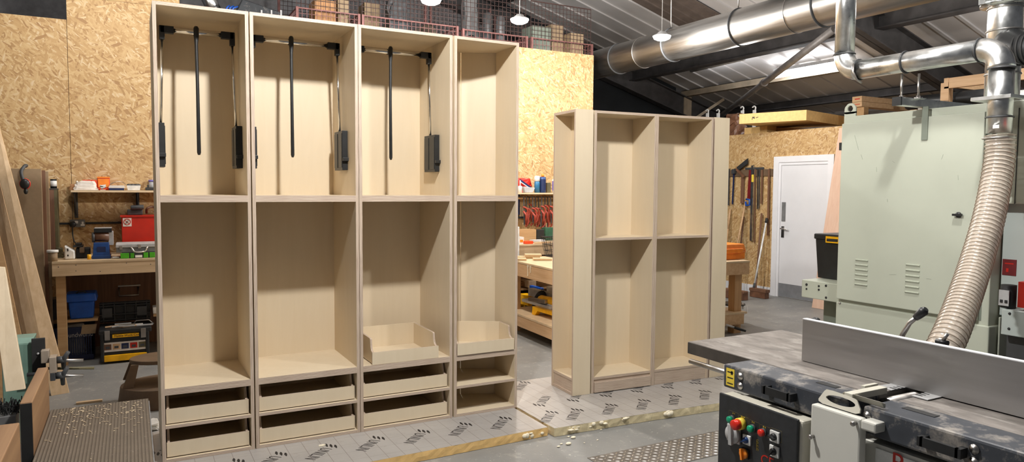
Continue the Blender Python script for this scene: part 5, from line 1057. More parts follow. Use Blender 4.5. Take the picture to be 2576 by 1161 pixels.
# ================================================================ ASSEMBLY BENCH BEHIND THE BOOKCASE
ZA = .785; RA = math.radians(-3.3); AO = V((3.37, 1.44, 0)); LA, DA = 2.34, 1.25
AB = thing('assembly_bench', 'heavy timber assembly bench with lower shelf standing behind the bookcases', 'workbench', AO, RA)
TA = Matrix.Translation(AO) @ Matrix.Rotation(RA, 4, 'Z')
def la(x, y, z): return TA @ V((x, y, z))
b = MB('bench_top'); b.box(0, LA, 0, DA, ZA-.02, ZA); b.build('bench_top', AB, True, .002)
b = MB('orange_timber'); b.box(.003, .05, .003, DA, ZA-.155, ZA-.0205); b.build('end_rail', AB, True)
b = MB('orange_timber'); b.box(.051, LA-.003, .003, .05, ZA-.145, ZA-.0205); b.build('front_rail', AB, True)
b = MB('orange_timber'); b.box(LA-.05, LA-.003, .051, DA, ZA-.145, ZA-.0205); b.build('end_rail', AB, True)
b = MB('foam_cream')
for y, l in ((.62, .11), (.56, .07)): b.box(-.002, .003, y, y+.012, ZA-.02-l, ZA-.02); b.box(-.002, .003, y-.01, y+.02, ZA-.04, ZA-.02)
b.build('glue_drips', AB, True)
for x, y in ((.055, .055), (LA-.15, .055), (.055, DA-.15), (LA-.15, DA-.15)): b = MB('redwood_z'); b.box(x, x+.095, y, y+.095, 0, ZA-.0205); b.build('leg', AB, True)
zl = .235
for q in (1302, 1390): pass
b = MB('bench_top'); b.box(.0, LA-.02, .0, DA-.02, zl-.018, zl); b.build('lower_shelf', AB, True)
b = MB('orange_timber'); b.box(.003, .05, .003, DA-.02, zl-.13, zl-.0185); b.build('shelf_rail', AB, True)
b = MB('orange_timber'); b.box(.055, LA-.06, .003, .05, zl-.13, zl-.0185); b.build('shelf_rail', AB, True)
zm = AX(1345, 729, 3.92).z
b = MB('bench_top'); b.box(.52, .95, .16, DA-.02, zm-.018, zm); b.build('middle_shelf', AB, True)
def loc(pt): return TA.inverted() @ pt
# things on its lower shelf
xk = 3.62
t = thing('mitre_saw', 'yellow and grey mitre saw on the lower shelf of assembly bench', 'saw', (3.7, 1.75, zl))
def qa(x, y, X=3.62): return AX(x, y, X)
p = qa(1356, 828); zb_ = zl+.002
a, c = qa(1342, 838, 3.55), qa(1396, 838, 3.55)
b = MB('yellow_plastic'); b.prism([(c.y-.1, zb_), (c.y-.1, zb_+.085), (a.y-.01, zb_+.085), (a.y, zb_), (a.y-.06, zb_), (a.y-.11, zb_+.05), (c.y-.04, zb_+.05), (c.y-.06, zb_)], 'yz', 3.53, 3.58); b.build('base_foot', t)
a, c = qa(1315, 815, 3.8), qa(1338, 815, 3.8); b = MB('yellow_plastic'); b.box(3.75, 3.85, c.y, a.y, zb_, zb_+.11); b.build('base_foot', t)
a, c = qa(1318, 808, 3.7), qa(1396, 808, 3.6); b = MB('light_grey'); b.box(3.58, 3.8, c.y+.06, a.y-.16, zb_+.085, zb_+.115); b.box(3.75, 3.82, c.y+.06, a.y, zb_+.115, zb_+.2); b.build('saw_table', t, bevel=.004)
b = MB('bare_steel'); q0, q1 = qa(1333, 806, 3.6), qa(1375, 788, 3.6); q0.z = max(q0.z, zb_+.13); q1.z = max(q1.z, zb_+.15); b.beam(q0, q1, .05, .04); b.build('mitre_arm', t, bevel=.004)
a, c = qa(1358, 757, 3.65), qa(1396, 757, 3.65); zt_ = qa(1375, 748, 3.65).z; b = MB('yellow_plastic'); b.tube([(3.65, a.y, zt_-.03), (3.65, a.y-.03, zt_-.028), (3.65, c.y-.1, zt_-.02)], [.03, .04, .045], None, 14); b.box(3.62, 3.7, c.y-.1, qa(1374, 770, 3.65).y, zt_-.13, zt_-.03); b.box(3.61, 3.62, c.y, qa(1372, 770, 3.65).y, zt_-.11, zt_-.05, 'light_grey'); b.build('saw_head', t, bevel=.004)
P = [qa(*q) for q in ((1352, 776, 3.68), (1347, 768, 3.7), (1349, 758, 3.7), (1356, 744, 3.7), (1364, 738, 3.72), (1369, 745, 3.74))]
S_ = spline(P, 12); b = MB('rubber'); b.tube(S_, [.034+(.004 if k % 2 else -.002) for k in range(len(S_))], None, 14); b.build('dust_hose', t)
t = thing('site_vacuum', 'black site vacuum with yellow badge on lower bench shelf, left of mitre saw', 'vacuum', (4.0, 2.3, zl))
a, c = qa(1300, 770, 4.0), qa(1333, 770, 4.0); zh = qa(1318, 733, 4.0).z
b = MB('black_plastic'); b.box(4.0, 4.25, c.y, a.y+.12, zl+.002, zh-.12); b.build('tank', t, bevel=.02)
b = MB('black_plastic'); b.box(4.0, 4.24, c.y+.03, a.y+.1, zh-.11, zh); b.box(4.02, 4.2, c.y+.01, c.y+.05, zh-.09, zh-.04); b.build('motor_head', t, bevel=.02)
a, c = qa(1302, 776, 3.99), qa(1319, 776, 3.99); zz = qa(1310, 790, 3.99).z; b = MB('yellow_plastic'); b.box(3.988, 3.999, c.y, a.y+.02, zz, zz+.13); b.box(3.984, 3.988, c.y+.02, c.y+.035, zz+.02, zz+.11, 'ink'); b.box(3.984, 3.988, c.y+.05, c.y+.06, zz+.02, zz+.11, 'ink'); b.build('badge', t)
a, c = qa(1328, 770, 4.3), qa(1362, 770, 4.3); b = MB('black_plastic'); b.box(4.3, 4.6, c.y, a.y, zl+.002, qa(1345, 742, 4.3).z); o = MB('yellow_label'); zz = qa(1340, 778, 4.3).z; t = thing('tool_case', 'black tool case with yellow lettering behind the mitre saw', 'case', (4.45, (a.y+c.y)/2, zl)); b.build('case_body', t, bevel=.01)
o.mesh(text_mesh('DeWALT'[:3], 1.0), frame((4.2985, qa(1329, 775, 4.3).y, zz), (0, -1, 0), (0, 0, 1), .10, .11)); o.build('printed_lettering', t)
# on the middle shelf
for k, (x0, y0, x1, y1, m, nm, lab, ct) in enumerate(((1320, 709, 1330, 729, 'pine', 'wood_block', 'pale wood block on bench middle shelf beside stacked strips', 'block'), (1302, 710, 1319, 727, 'bench_timber', 'wood_strips', 'stack of wood strips on bench middle shelf next to the pale block', 'strips'), (1332, 716, 1358, 724, 'blue_plastic', 'blue_clamp', 'blue plastic tool lying on the bench middle shelf', 'tool'), (1364, 707, 1394, 723, 'white_plastic', 'tape_roll', 'white tub on the bench middle shelf right end', 'tub'))):
    X = 3.94; a, c = AX(x0, y1, X), AX(x1, y1, X); z1 = zm+.006+(y1-y0)*.0038; b = MB(m)
    if nm == 'tape_roll': b.cyl((X+.08, (a.y+c.y)/2, zm+.002), (X+.08, (a.y+c.y)/2, z1), .085, None, 24)
    elif nm == 'wood_strips':
        for j in range(4): b.box(X, X+.3, c.y, a.y, zm+.002+.018*j, zm+.015+.018*j)
    elif nm == 'blue_clamp': b.beam((X+.02, a.y, zm+.02), (X+.02, c.y, zm+.02), .04, .03); b.ball((X+.02, c.y, zm+.022), (.03, .03, .02))
    else: b.box(X, X+.1, c.y, a.y, zm+.002, z1)
    item(nm, lab, ct, b, .002)
# on the bench top
for k, (x0, y0, x1, y1, z, m, lab) in enumerate(((1304, 652, 1328, 655, 0, 'bench_top', 'pale board offcut lying at the back edge of the assembly bench'), (1306, 643, 1362, 650, 0, 'pine', 'wide thin pine offcut under the thick white block on assembly bench'), (1325, 637, 1366, 645, .022, 'bench_top', 'thick white faced block topmost of the offcuts on assembly bench'), (1346, 652, 1392, 655, 0, 'bench_top', 'long pale strip nearest the front edge of assembly bench'))):
    a, c = AZ(x0, y1, ZA+z), AZ(x1, y1, ZA+z); b = MB(m); d = c-a; b.beam(a+V((0, .04, .012+.001)), c+V((0, .04, .013)), .12, .02 if z == 0 else .024); item('timber_offcut', lab, 'offcut', b, .001, 'offcuts on the assembly bench')
t = thing('wire_basket', 'black wire shopping basket standing on the assembly bench', 'basket', (4.1, 2.0, ZA)); a, c = AZ(1371, 644, ZA), AZ(1402, 646, ZA); Xb = a.x; zt_ = AX(1380, 597, Xb).z
b = MB('black_plastic'); lo = [(Xb, a.y), (Xb+.22, a.y), (Xb+.22, a.y-.42), (Xb, a.y-.42)]; hi = [(x+(.03 if x > Xb else -.03), y+(.04 if y > a.y-.2 else -.04)) for x, y in lo]
for i in range(4):
    j = (i+1) % 4
    for f in (.04, .3, .62, 1.0):
        p, q = V((*lo[i], 0)).lerp(V((*hi[i], 0)), f), V((*lo[j], 0)).lerp(V((*hi[j], 0)), f); z = ZA+.004+(zt_-ZA)*f; b.cyl((p.x, p.y, z), (q.x, q.y, z), .005 if f == 1 else .003, None, 6)
    n = 10 if i % 2 == 0 else 18
    for k in range(n+1):
        p = V((*lo[i], ZA+.004)).lerp(V((*lo[j], ZA+.004)), k/n); q = V((*hi[i], zt_)).lerp(V((*hi[j], zt_)), k/n); b.cyl(p, q, .0022, None, 5)
b.box(Xb, Xb+.22, a.y-.42, a.y, ZA+.002, ZA+.006); b.build('basket_frame', t)
# orange case and things at the far right end
t = thing('power_tool_case', 'bright orange power tool case on right end of the assembly bench', 'case', (5.4, 1.6, ZA)); Yc = 1.45
X0, X1, Z0, Z1 = RY(1824, 614, 1877, 653, Yc); X0 -= .08
zmid = ZA+.09
b = MB('orange_plastic'); b.box(X0, X1-.004, Yc+.01, Yc+.3, ZA+.002, zmid); b.box(X0, X1, Yc, Yc+.31, zmid-.012, zmid, 'orange_plastic'); b.build('case_base', t, bevel=.006)
b = MB('orange_plastic'); b.pbox([(X0, Yc, zmid+.001), (X1, Yc, zmid+.001), (X1, Yc+.31, zmid+.001), (X0, Yc+.31, zmid+.001), (X0+.01, Yc+.02, Z1), (X1-.012, Yc+.02, Z1), (X1-.012, Yc+.29, Z1), (X0+.01, Yc+.29, Z1)]); b.box(X0+.05, X1-.05, Yc-.012, Yc+.002, zmid-.02, zmid+.03, 'orange_plastic'); b.build('lid', t, bevel=.01)
t = thing('paint_bucket', 'black builder bucket splashed with white, on bench shelf at right end', 'bucket', (5.4, 1.5, zl)); p = AY(1843, 812, 1.75); zt_ = AY(1845, 762, 1.75).z; xb_ = AY(1842, 790, 1.75).x
b = MB('black_plastic'); b.lathe([(.105, zl+.002), (.135, zt_-.012), (.142, zt_-.012), (.142, zt_), (.13, zt_), (.10, zl+.02)], (xb_, 1.75, 0), None, 26); b.build('bucket_body', t)
b = MB('paper'); random.seed(6)
for k in range(7): an = random.uniform(-2.4, -.9); z = random.uniform(zl+.05, zt_-.05); b.ball((xb_+.125*math.cos(an), 1.75+.125*math.sin(an), z), (.018, .006, .02), None, 8, 6)
b.build('paint_splashes', t); b = MB('bare_steel'); b.tube([(xb_+.14*math.cos(a_), 1.75-.06*abs(math.sin(a_))-.08, zt_-.02-.10*math.sin(a_)) for a_ in [PI*k/12 for k in range(13)]], .004); b.build('bail_handle', t)
p, q = AY(1826, 816, 1.30), AY(1876, 832, 1.18); b = MB('dark_grey'); q2 = p.lerp(q, .42); b.cyl(p, q2, .011, 'light_grey'); b.tube([q2, p.lerp(q, .6), q], [.013, .016, .012], 'black_plastic'); t = thing('black_tool', 'rod with black grip sticking out past bench leg above the planer table', 'tool', p); b.build('rod', t)
# ================================================================ BACK BENCH CLUTTER SEEN THROUGH THE GAP, CLAMP RAIL, SHELF
SM = shelf('pale wall shelf with bottles, seen through gap left of the corner unit', 3.05, 4.9, AY(1340, 484.5, YSF).z, (3.25, 4.75)); ZSM = AY(1340, 484.5, YSF).z
def can(name, lab, x0, x1, ytop, m, cap, capm, Y=3.5, z=None, body_frac=.75, label=None):
    z = ZSM if z is None else z; p0, p1 = AY(x0, 470, Y), AY(x1, 470, Y); r = (p1.x-p0.x)/2; cx = (p0.x+p1.x)/2; zt = AY((x0+x1)/2, ytop, Y).z; t = thing(name, lab, 'bottle', (cx, Y, z)); zb = z+(zt-z)*body_frac
    b = MB(m); b.lathe([(r, z+.001), (r, zb-.01), (r*.8, zb)], (cx, Y, 0), m, 20); b.build('bottle_body', t); b = MB(capm); b.lathe([(r*cap, zb), (r*cap, zt-.006), (r*cap*.6, zt)], (cx, Y, 0), capm, 18); b.build('cap', t)
    if label: b = MB(label); b.cyl((cx, Y, z+.03), (cx, Y, z+(zb-z)*.85), r*1.012, None, 20, cap=False); b.build('label_band', t)
    return t
can('spray_can', 'white capped spray can with blue label on gap shelf', 1345, 1357, 442, 'blue_can', .98, 'white_plastic', body_frac=.68)
can('squeeze_bottle', 'navy bottle with orange cap on the gap shelf', 1358, 1372, 437, 'blue_paint', .45, 'orange_plastic', body_frac=.84, label='navy_plastic')
can('glue_bottle', 'white bottle with purple label at right end of gap shelf', 1390, 1402, 446, 'white_plastic', .6, 'lilac', label='lilac', body_frac=.9)
can('nozzle_bottle', 'small white nozzle bottle at left end of gap shelf', 1304, 1313, 453, 'white_plastic', .3, 'white_plastic', Y=3.47, body_frac=.55)
a, c = AY(1304, 460, 3.6), AY(1340, 460, 3.6); b = crumple(a.x-.05, c.x-.02, 3.555, 3.665, ZSM+.002, AY(1320, 449, 3.6).z, 'red_plastic', .02, 41); item('red_rag_bag', 'red and white bag slumped at left end of gap shelf', 'bag', b, 0)
a, c = AY(1308, 452, 3.525), AY(1337, 473, 3.525); b = MB('navy_plastic'); b.beam(a, V((c.x, 3.525, c.z)), .012, .02); b.beam(a+V((.0, -.001, -.02)), V((c.x, 3.524, c.z-.018)), .012, .008, 'white_plastic'); item('metal_rule', 'dark striped rule leaning on the red bag on gap shelf', 'rule', b, 0)
a, c = AY(1316, 470, 3.45), AY(1342, 470, 3.45); b = MB('light_grey'); b.pbox([(a.x+.02, 3.43, ZSM+.002), (c.x-.02, 3.43, ZSM+.002), (c.x-.02, 3.49, ZSM+.002), (a.x+.02, 3.49, ZSM+.002), (a.x, 3.425, ZSM+.075), (c.x+.01, 3.425, ZSM+.06), (c.x+.01, 3.5, ZSM+.06), (a.x, 3.5, ZSM+.075)]); item('paint_tray', 'grey paint tray beside the spray can on gap shelf', 'tray', b, .004)
a, c = AY(1373, 465, 3.55), AY(1383, 465, 3.55); b = MB('olive'); b.box(a.x, c.x, 3.52, 3.6, ZSM+.002, AY(1378, 459, 3.55).z); item('small_box', 'small dark box between navy bottle and glue bottle on gap shelf', 'box', b)
# clamp rail
CRZ = AY(1350, 498, 3.6).z; xa, xb = AY(1296, 498, 3.6).x, AY(1400, 498, 3.6).x
t = thing('clamp_rail', 'round steel rail under gap shelf carrying the red bar clamps', 'rail', ((xa+xb)/2, 3.6, CRZ)); b = MB('pine_x'); b.cyl((xa-.2, 3.6, CRZ), (xb+.2, 3.6, CRZ), .013); b.build('rail', t)
b = MB('bench_timber')
for x in (xa-.16, xb+.1): b.box(x, x+.04, 3.6, YB-.001, CRZ-.02, CRZ+.02)
b.build('rail_support', t)
z5 = AY(1350, 546, 3.66).z; b = MB('rubber'); b.box(xa-.2, xb+.2, 3.655, YB-.003, z5-.012, z5+.012); item('cable_trunking', 'black trunking running level behind the hanging red clamps', 'trunking', b, 0)
random.seed(12); xs = [1321, 1328, 1335, 1343, 1350, 1357, 1366, 1374, 1381, 1388, 1395]
ords = ('first', 'second', 'third', 'fourth', 'fifth', 'sixth', 'seventh', 'eighth', 'ninth', 'tenth', 'eleventh')
for k, x in enumerate(xs):
    Yk = 3.47+.045*(k % 3); X = AY(x, 530, Yk).x; ztp = AY(x, 516+random.randint(-3, 8), Yk).z; zbt = AY(x, 578-random.randint(0, 16), Yk).z; tl = random.uniform(-.025, .025)
    t = thing('bar_clamp', 'red bar clamp hanging from the rail, %s from the left' % ords[k], 'clamp', (X, Yk, zbt), 0, 'red bar clamps on the rail')
    b = MB('dark_grey'); b.beam((X-.02, Yk, CRZ+.018), (X-.02+tl, Yk, zbt+.02), .008, .012); b.build('bar', t); b = MB('dark_grey'); b.tube([(X-.02, Yk, CRZ+.018), (X-.02, 3.6, CRZ+.02), (X-.02, 3.618, CRZ+.012)], .005, None, 8); b.build('hanging_hook', t)
    b = MB('clamp_red'); zc4 = (ztp+zbt)/2
    b.tube(spline([V((X-.03, Yk, ztp)), V((X+.01, Yk-.01, ztp-.015)), V((X+.03+tl*.5, Yk-.012, ztp-.06)), V((X+.02+tl, Yk-.01, zc4)), V((X+.03+tl, Yk-.01, zbt+.05)), V((X+.0+tl, Yk, zbt))], 6), .0105, None, 8); b.build('jaw', t)
    b = MB('clamp_red'); b.tube([(X-.025, Yk, ztp-.05), (X+.005, Yk-.02, ztp-.10), (X-.005+tl, Yk-.02, ztp-.22)], [.012, .014, .009], None, 8); b.build('trigger', t)
a, c = AY(1303, 515, 3.62), AY(1309, 515, 3.62); b = MB('navy_plastic'); b.box(a.x-.03, c.x, 3.63, 3.69, AY(1306, 540, 3.6).z, AY(1306, 489, 3.6).z); item('blue_level', 'dark blue level standing upright beside the clamps', 'level', b)
for k, x in enumerate((1312, 1318)): a = AY(x, 528, 3.64); b = MB('pine'); b.box(a.x-.016, a.x+.012, 3.66, 3.68, z5+.0125, AY(x, 520, 3.64).z); item('wood_caul', ('left wood caul wedged behind clamps', 'right wood caul wedged behind clamps')[k], 'caul', b, .001, 'wood cauls')
# on the back bench in the gap
b = MB('bench_timber'); a, c = AY(1303, 588, 3.2), AY(1349, 588, 3.2); b.box(a.x-.1, c.x, 3.2, 3.21, ZW+.06, ZW+.15); b.box(a.x-.1, c.x, 3.36, 3.37, ZW+.06, ZW+.15); b.box(c.x-.01, c.x, 3.21, 3.36, ZW+.06, ZW+.15); b.box(a.x-.1, c.x, 3.2, 3.37, ZW+.001, ZW+.06); item('wooden_tray', 'plain wooden tray box on the back bench below clamps', 'tray', b, .002)
for x0, x1, y0, y1, Y, m, nm, lab, ct in ((1350, 1369, 577, 603, 3.3, 'black_plastic', 'drill_box', 'black box right of the wooden tray on back bench', 'box'), (1372, 1396, 572, 600, 3.35, 'dark_green', 'green_box', 'dark green box on the back bench under the clamps', 'box'), (1306, 1318, 596, 613, 3.0, 'white_plastic', 'filler_tub', 'white tub with orange label on back bench', 'tub'), (1322, 1342, 606, 613, 2.95, 'orange_red', 'red_block', 'red sanding block on back bench beside white tub', 'block'), (1342, 1372, 603, 613, 3.05, 'light_grey', 'grey_tool', 'flat grey tool lying on the back bench', 'tool')):
    a, c = AY(x0, y1, Y), AY(x1, y1, Y); b = MB(m); b.box(a.x, c.x, Y, Y+.1, ZW+.001, AY((x0+x1)/2, y0, Y).z)
    if nm == 'filler_tub': b.box(a.x+.01, c.x-.01, Y-.002, Y, ZW+.02, ZW+.05, 'orange_plastic')
    item(nm, lab, ct, b, .006)
a, c = AY(1344, 612, 2.94), AY(1385, 612, 2.94); b = MB('orange_timber'); b.cyl(V((a.x, 2.94, ZW+.014)), V((c.x, 2.93, ZW+.014)), .010); item('wood_dowel', 'long wooden tool handle lying along the back bench front', 'handle', b, 0)
a = AX(1304, 600, 3.3); b = MB('white_plastic'); xx = AY(1303.5, 600, 2.86).x; b.box(xx-.02, xx+.018, 2.86, 2.88, 0, AY(1303, 570, 2.86).z); item('white_post', 'white upright strip just behind the wardrobe end', 'post', b, .006)
# ================================================================ TOOLS ON THE SIDE WALL
XT = XR-.045
a, c = AX(1825, 433, XT), AX(1943, 433, XT)
b = MB('dark_wood', 'brown_wrap'); zt_ = AX(1885, 426, XT).z; zq_ = AX(1885, 443, XT).z; b.box(XT+.022, XR-.001, c.y, a.y, zq_, zt_, 'tan_plastic'); item('tool_rack', 'brown tool hanging board fixed to OSB wall left of the door', 'rack', b, .002)
def hang(name, lab, cat, x0, y0, x1, y1, w, m, th=.010, X=XT, parts=None, tw=None):
    p, q = AX(x0, y0, X), AX(x1, y1, X); t = thing(name, lab, cat, (p+q)/2); d = (q-p)
    b = MB(m); u = V((1, 0, 0)); n = d.normalized().cross(u)
    w2 = tw or w; b.pbox([q-n*w2/2, q+n*w2/2, q+n*w2/2+u*th, q-n*w2/2+u*th, p-n*w/2, p+n*w/2, p+n*w/2+u*th, p-n*w/2+u*th]); b.build('blade' if 'saw' in name else 'bar', t); b = MB('dark_grey'); e = p-d.normalized()*.004; b.cyl((e.x+th*.4, e.y, e.z), (XR-.002, e.y, e.z), .004, None, 8); b.build('hanging_peg', t); return t
hang('sash_clamp', 'thin dark clamp bar at far left of the tool rack', 'clamp', 1833, 425, 1832, 516, .022, 'dark_grey')
t = hang('sash_clamp', 'thin navy clamp bar second on the tool rack', 'clamp', 1846, 425, 1842, 513, .022, 'navy_plastic'); p = AX(1846, 430, XT-.01); b = MB('dark_grey'); b.box(p.x-.02, p.x+.02, p.y-.03, p.y+.03, p.z-.04, p.z+.03); b.build('clamp_head', t)
hang('wood_batten', 'broad dark brown batten hanging under the angled black bracket', 'batten', 1868, 440, 1866, 511, .06, 'dark_wood')
p, q, r = AX(1853, 425, XT-.02), AX(1880, 404, XT-.02), AX(1872, 445, XT-.02); t = thing('roofing_square', 'black angled bracket hooked over tool rack, tilted', 'square', p); b = MB('rubber'); b.beam(p, q, .02, .06, up=(1, 0, 0)) if False else b.pbox([p+V((0, .0, -.04)), q+V((0, .0, -.045)), q+V((.02, 0, -.045)), p+V((.02, 0, -.04)), p+V((0, 0, .03)), q+V((0, .0, .035)), q+V((.02, 0, .035)), p+V((.02, 0, .03))]); b.build('arm', t); b = MB('brown_wrap'); b.beam(p, r, .03, .03); b.build('stock', t)
t = hang('hand_saw', 'long maroon hand saw blade with blue handle on the tool rack', 'saw', 1887, 427, 1883, 499, .045, 'maroon', tw=.06); p = AX(1883, 510, XT-.01); b = MB('blue_plastic'); p.x -= .02; b.tube([p+V((0, .03, .055)), p+V((0, -.035, .05)), p+V((0, -.04, -.03)), p+V((0, .03, -.04)), p+V((0, .04, .02))], .014, None, 8); b.build('handle', t)
t = hang('spirit_level', 'long silver spirit level with yellow mark hanging on the rack', 'level', 1892.5, 416, 1888.5, 605, .045, 'galvanised', .025); p = AX(1893.3, 448, XT-.006); b = MB('yellow_label'); b.box(p.x-.002, p.x+.004, p.y-.02, p.y+.02, p.z-.055, p.z+.055); b.build('yellow_label', t)
t = hang('t_square', 'dark steel square with level top bar beside the spirit level', 'square', 1899.5, 424, 1897, 610, .018, 'dark_wood', th=.006, X=XT+.0105); a, c = AX(1873, 418, XT-.0), AX(1920, 418, XT-.0); b = MB('dark_grey'); b.box(XT+.0105, XT+.017, c.y, a.y, zt_+.002, zt_+.03); b.build('top_bar', t)
hang('metal_rule', 'narrow bright steel rule hanging right of the spirit level', 'rule', 1906, 425, 1905, 526, .02, 'chrome')
hang('metal_rule', 'narrow dark steel rule with bent foot, hanging beside the bright rule', 'rule', 1910, 428, 1908, 524, .012, 'dark_grey')
hang('sash_clamp', 'short brown clamp bar hanging between the rules and the long dark bar', 'clamp', 1917, 427, 1914.5, 512, .025, 'dark_wood')
hang('straight_edge', 'long dark brown straight edge nearest the door frame', 'straight edge', 1934, 425, 1931, 592, .032, 'dark_wood')
def pole(name, lab, x0, y0, x1, y1, r, m, lean=.30, cat='pole'):
    q = AX(x1, y1, XR-lean); p = AX(x0, y0, XR-.05); b = MB(m); b.cyl(q, p, r, None, 12); return p, q, b
p, q, b = pole('broom_handle', '', 1876, 505, 1850, 640, .014, 'orange_timber', .30); d = (q-p).normalized(); b.cyl(q, q+d*((q.z-.02)/max(.01, -d.z)), .015); item('wood_pole', 'plain wooden pole leaning on the wall below the rack', 'pole', b, 0)
p, q, b = pole('pole', '', 1837, 525, 1831, 575, .014, 'orange_timber', .1); d = (q-p).normalized(); b.cyl(q, q+d*((q.z-.02)/max(.01, -d.z)), .014); item('wood_pole', 'wooden pole leaning just right of the bookcase end', 'pole', b, 0)
p, q, b = pole('pole', '', 1871, 545, 1861, 640, .014, 'dark_wood', .2); d = (q-p).normalized(); b.cyl(q, q+d*((q.z-.02)/max(.01, -d.z)), .014); item('dark_pole', 'dark pole leaning behind the plain wooden pole', 'pole', b, 0)
p, q, b = pole('pole', '', 1916, 536, 1903, 700, .014, 'dark_wood', .2); d = (q-p).normalized(); b.cyl(q, q+d*((q.z-.02)/max(.01, -d.z)), .014); item('dark_pole', 'dark pole leaning left of the white handled broom', 'pole', b, 0)
t = thing('broom', 'broom with white handle and brown head leaning on the wall by door', 'broom', AX(1900, 730, XR-.4)); p, q = AX(1927, 560, XR-.10), AX(1898.5, 712, XR-.33); b = MB('white_plastic'); b.cyl(q, p, .0125, None, 12); b.build('handle', t); d = (q-p).normalized(); b = MB('rubber'); b.cyl(p, p-d*.07, .02, None, 12); b.build('grip', t); b = MB('dark_grey'); b.cyl(q, q+d*.09, .018); b.build('socket', t)
b = MB('dark_wood'); hc = q+d*.08; b.box(hc.x-.06, hc.x+.03, hc.y-.27, hc.y+.03, max(.09, hc.z-.04), max(.13, hc.z)); b.box(hc.x-.055, hc.x+.025, hc.y-.26, hc.y+.02, .004, max(.09, hc.z-.04), 'brown_wrap'); b.build('brush_head', t)
p = AX(1846, 735, XR-.75); b = MB('brown_wrap'); b.box(p.x-.06, p.x+.05, p.y-.22, p.y+.16, .003, .10); b.box(p.x-.05, p.x+.04, p.y-.23, p.y+.17, .10, .13, 'dark_wood'); item('floor_broom', 'wide dark broom head on the floor beyond the assembly bench', 'broom', b)
a, c = AX(2040, 772, XR-.2), AX(2106, 782, XR-.2); aa, cc = AZ(2040, 770, .0), AZ(2106, 783, .0); a2, c2 = AX(2092, 395, XR-.06), AX(2116, 330, XR-.06)
b = MB('pink_ply'); tl_, tr_ = AX(2113, 322, XR-.03), V((XR-.03, AX(2118, 330, XR-.03).y-.35, AX(2113, 322, XR-.03).z)); u = V((.012, 0, 0)); aa2, cc2 = AZ(2042, 773, .003), AZ(2110, 784, .003); b.pbox([aa2, cc2, cc2+u, aa2+u, V((tl_.x-.012, tl_.y, tl_.z)), V((tr_.x-.012, tr_.y, tr_.z)), tr_, tl_]); item('pink_board', 'pale pink plywood board leaning by the door behind sage cabinet', 'board', b, 0)
# ================================================================ STORED ON TOP OF THE OSB ROOM
ZL = 2.386
t = thing('foam_slab', 'thick yellow foam slab lying on top of the OSB room', 'foam slab', AX(1990, 300, XR-.1)); zt_ = AX(2029, 276, XR-.12).z
A_, B_, C_ = AZ(1860, 287, zt_), AZ(2029, 276, zt_), AZ(2124, 292, zt_); D2 = A_+(C_-B_); th = .14
b = MB('foam_yellow'); b.pbox([q-V((0, 0, th)) for q in (A_, B_, C_, D2)]+[A_, B_, C_, D2]); b.build('slab_body', t); zbs = zt_-th
p, q = AX(1888, 291, A_.x-.02), AX(1894, 296, A_.x-.02); b = MB('ink'); d = (B_-A_).normalized(); s0 = A_+d*.19-V((0, 0, .06)); n = V((d.y, -d.x, 0)); n = n if n.dot(CPOS-s0) > 0 else -n; s0 += n*.002
for e, f in (((0, -.03), (.01, .012)), ((.01, .012), (.022, -.012)), ((.022, -.012), (.03, .012)), ((.03, .012), (.036, -.02)), ((.055, -.008), (.09, .004))): b.beam(s0+d*e[0]+V((0, 0, e[1])), s0+d*f[0]+V((0, 0, f[1])), .003, .008)
b.build('pen_mark', t)
a, c = AX(1873, 320, XR+.1), AX(1929, 335, XR+.1); b = MB('foam_yellow'); b.box(XR+.1, XR+.3, c.y, a.y, ZL+.001, zbs-.002); item('foam_block', 'short yellow foam block propping up the left end of foam slab', 'foam block', b, 0)
a, c = AX(1931, 318, XR+.25), AX(2075, 318, XR+.25); b = MB('cardboard'); b.pbox([(XR+.32, c.y, ZL+.001), (XR+.32, a.y, ZL+.001), (XR+.6, a.y, ZL+.001), (XR+.6, c.y, ZL+.001), (XR+.32, c.y, ZL+.004), (XR+.32, a.y, zbs-.003), (XR+.6, a.y, zbs-.003), (XR+.6, c.y, ZL+.02)]); item('foam_wedge', 'tapered tan wedge under the middle of the foam slab', 'wedge', b, 0)
a, c = AX(1828, 300, XR+.05), AX(1866, 300, XR+.05); b = crumple(XR+.03, XR+.27, c.y+.05, a.y+.1, ZL+.001, AX(1850, 288, XR+.05).z, 'brown_wrap', .05, 55); item('plastic_wrapped_bundle', 'bundle in shiny brown plastic wrap left of foam slab', 'bundle', b, 0)
for k, (x, y, lab) in enumerate(((1779, 283, 'white hook bracket rising above the right bookcase top'), (1806, 283, 'white hook bracket above the right corner unit'), (1867, 276, 'white hook bracket at the left end of foam slab'), (1897, 275, 'white hook bracket standing behind the foam slab'))):
    X = XR+.42; p = AX(x, y, X); b = MB('white_plastic'); z0 = ZL+.001; b.box(X-.01, X+.01, p.y-.035, p.y+.02, z0, p.z-.01); b.tube(spline([V((X, p.y-.02, p.z-.015)), V((X, p.y-.03, p.z+.025)), V((X, p.y-.005, p.z+.05)), V((X, p.y+.025, p.z+.04)), V((X, p.y+.03, p.z+.028))], 5), .011, None, 8); item('hook_bracket', lab, 'bracket', b, 0, 'white hook brackets')
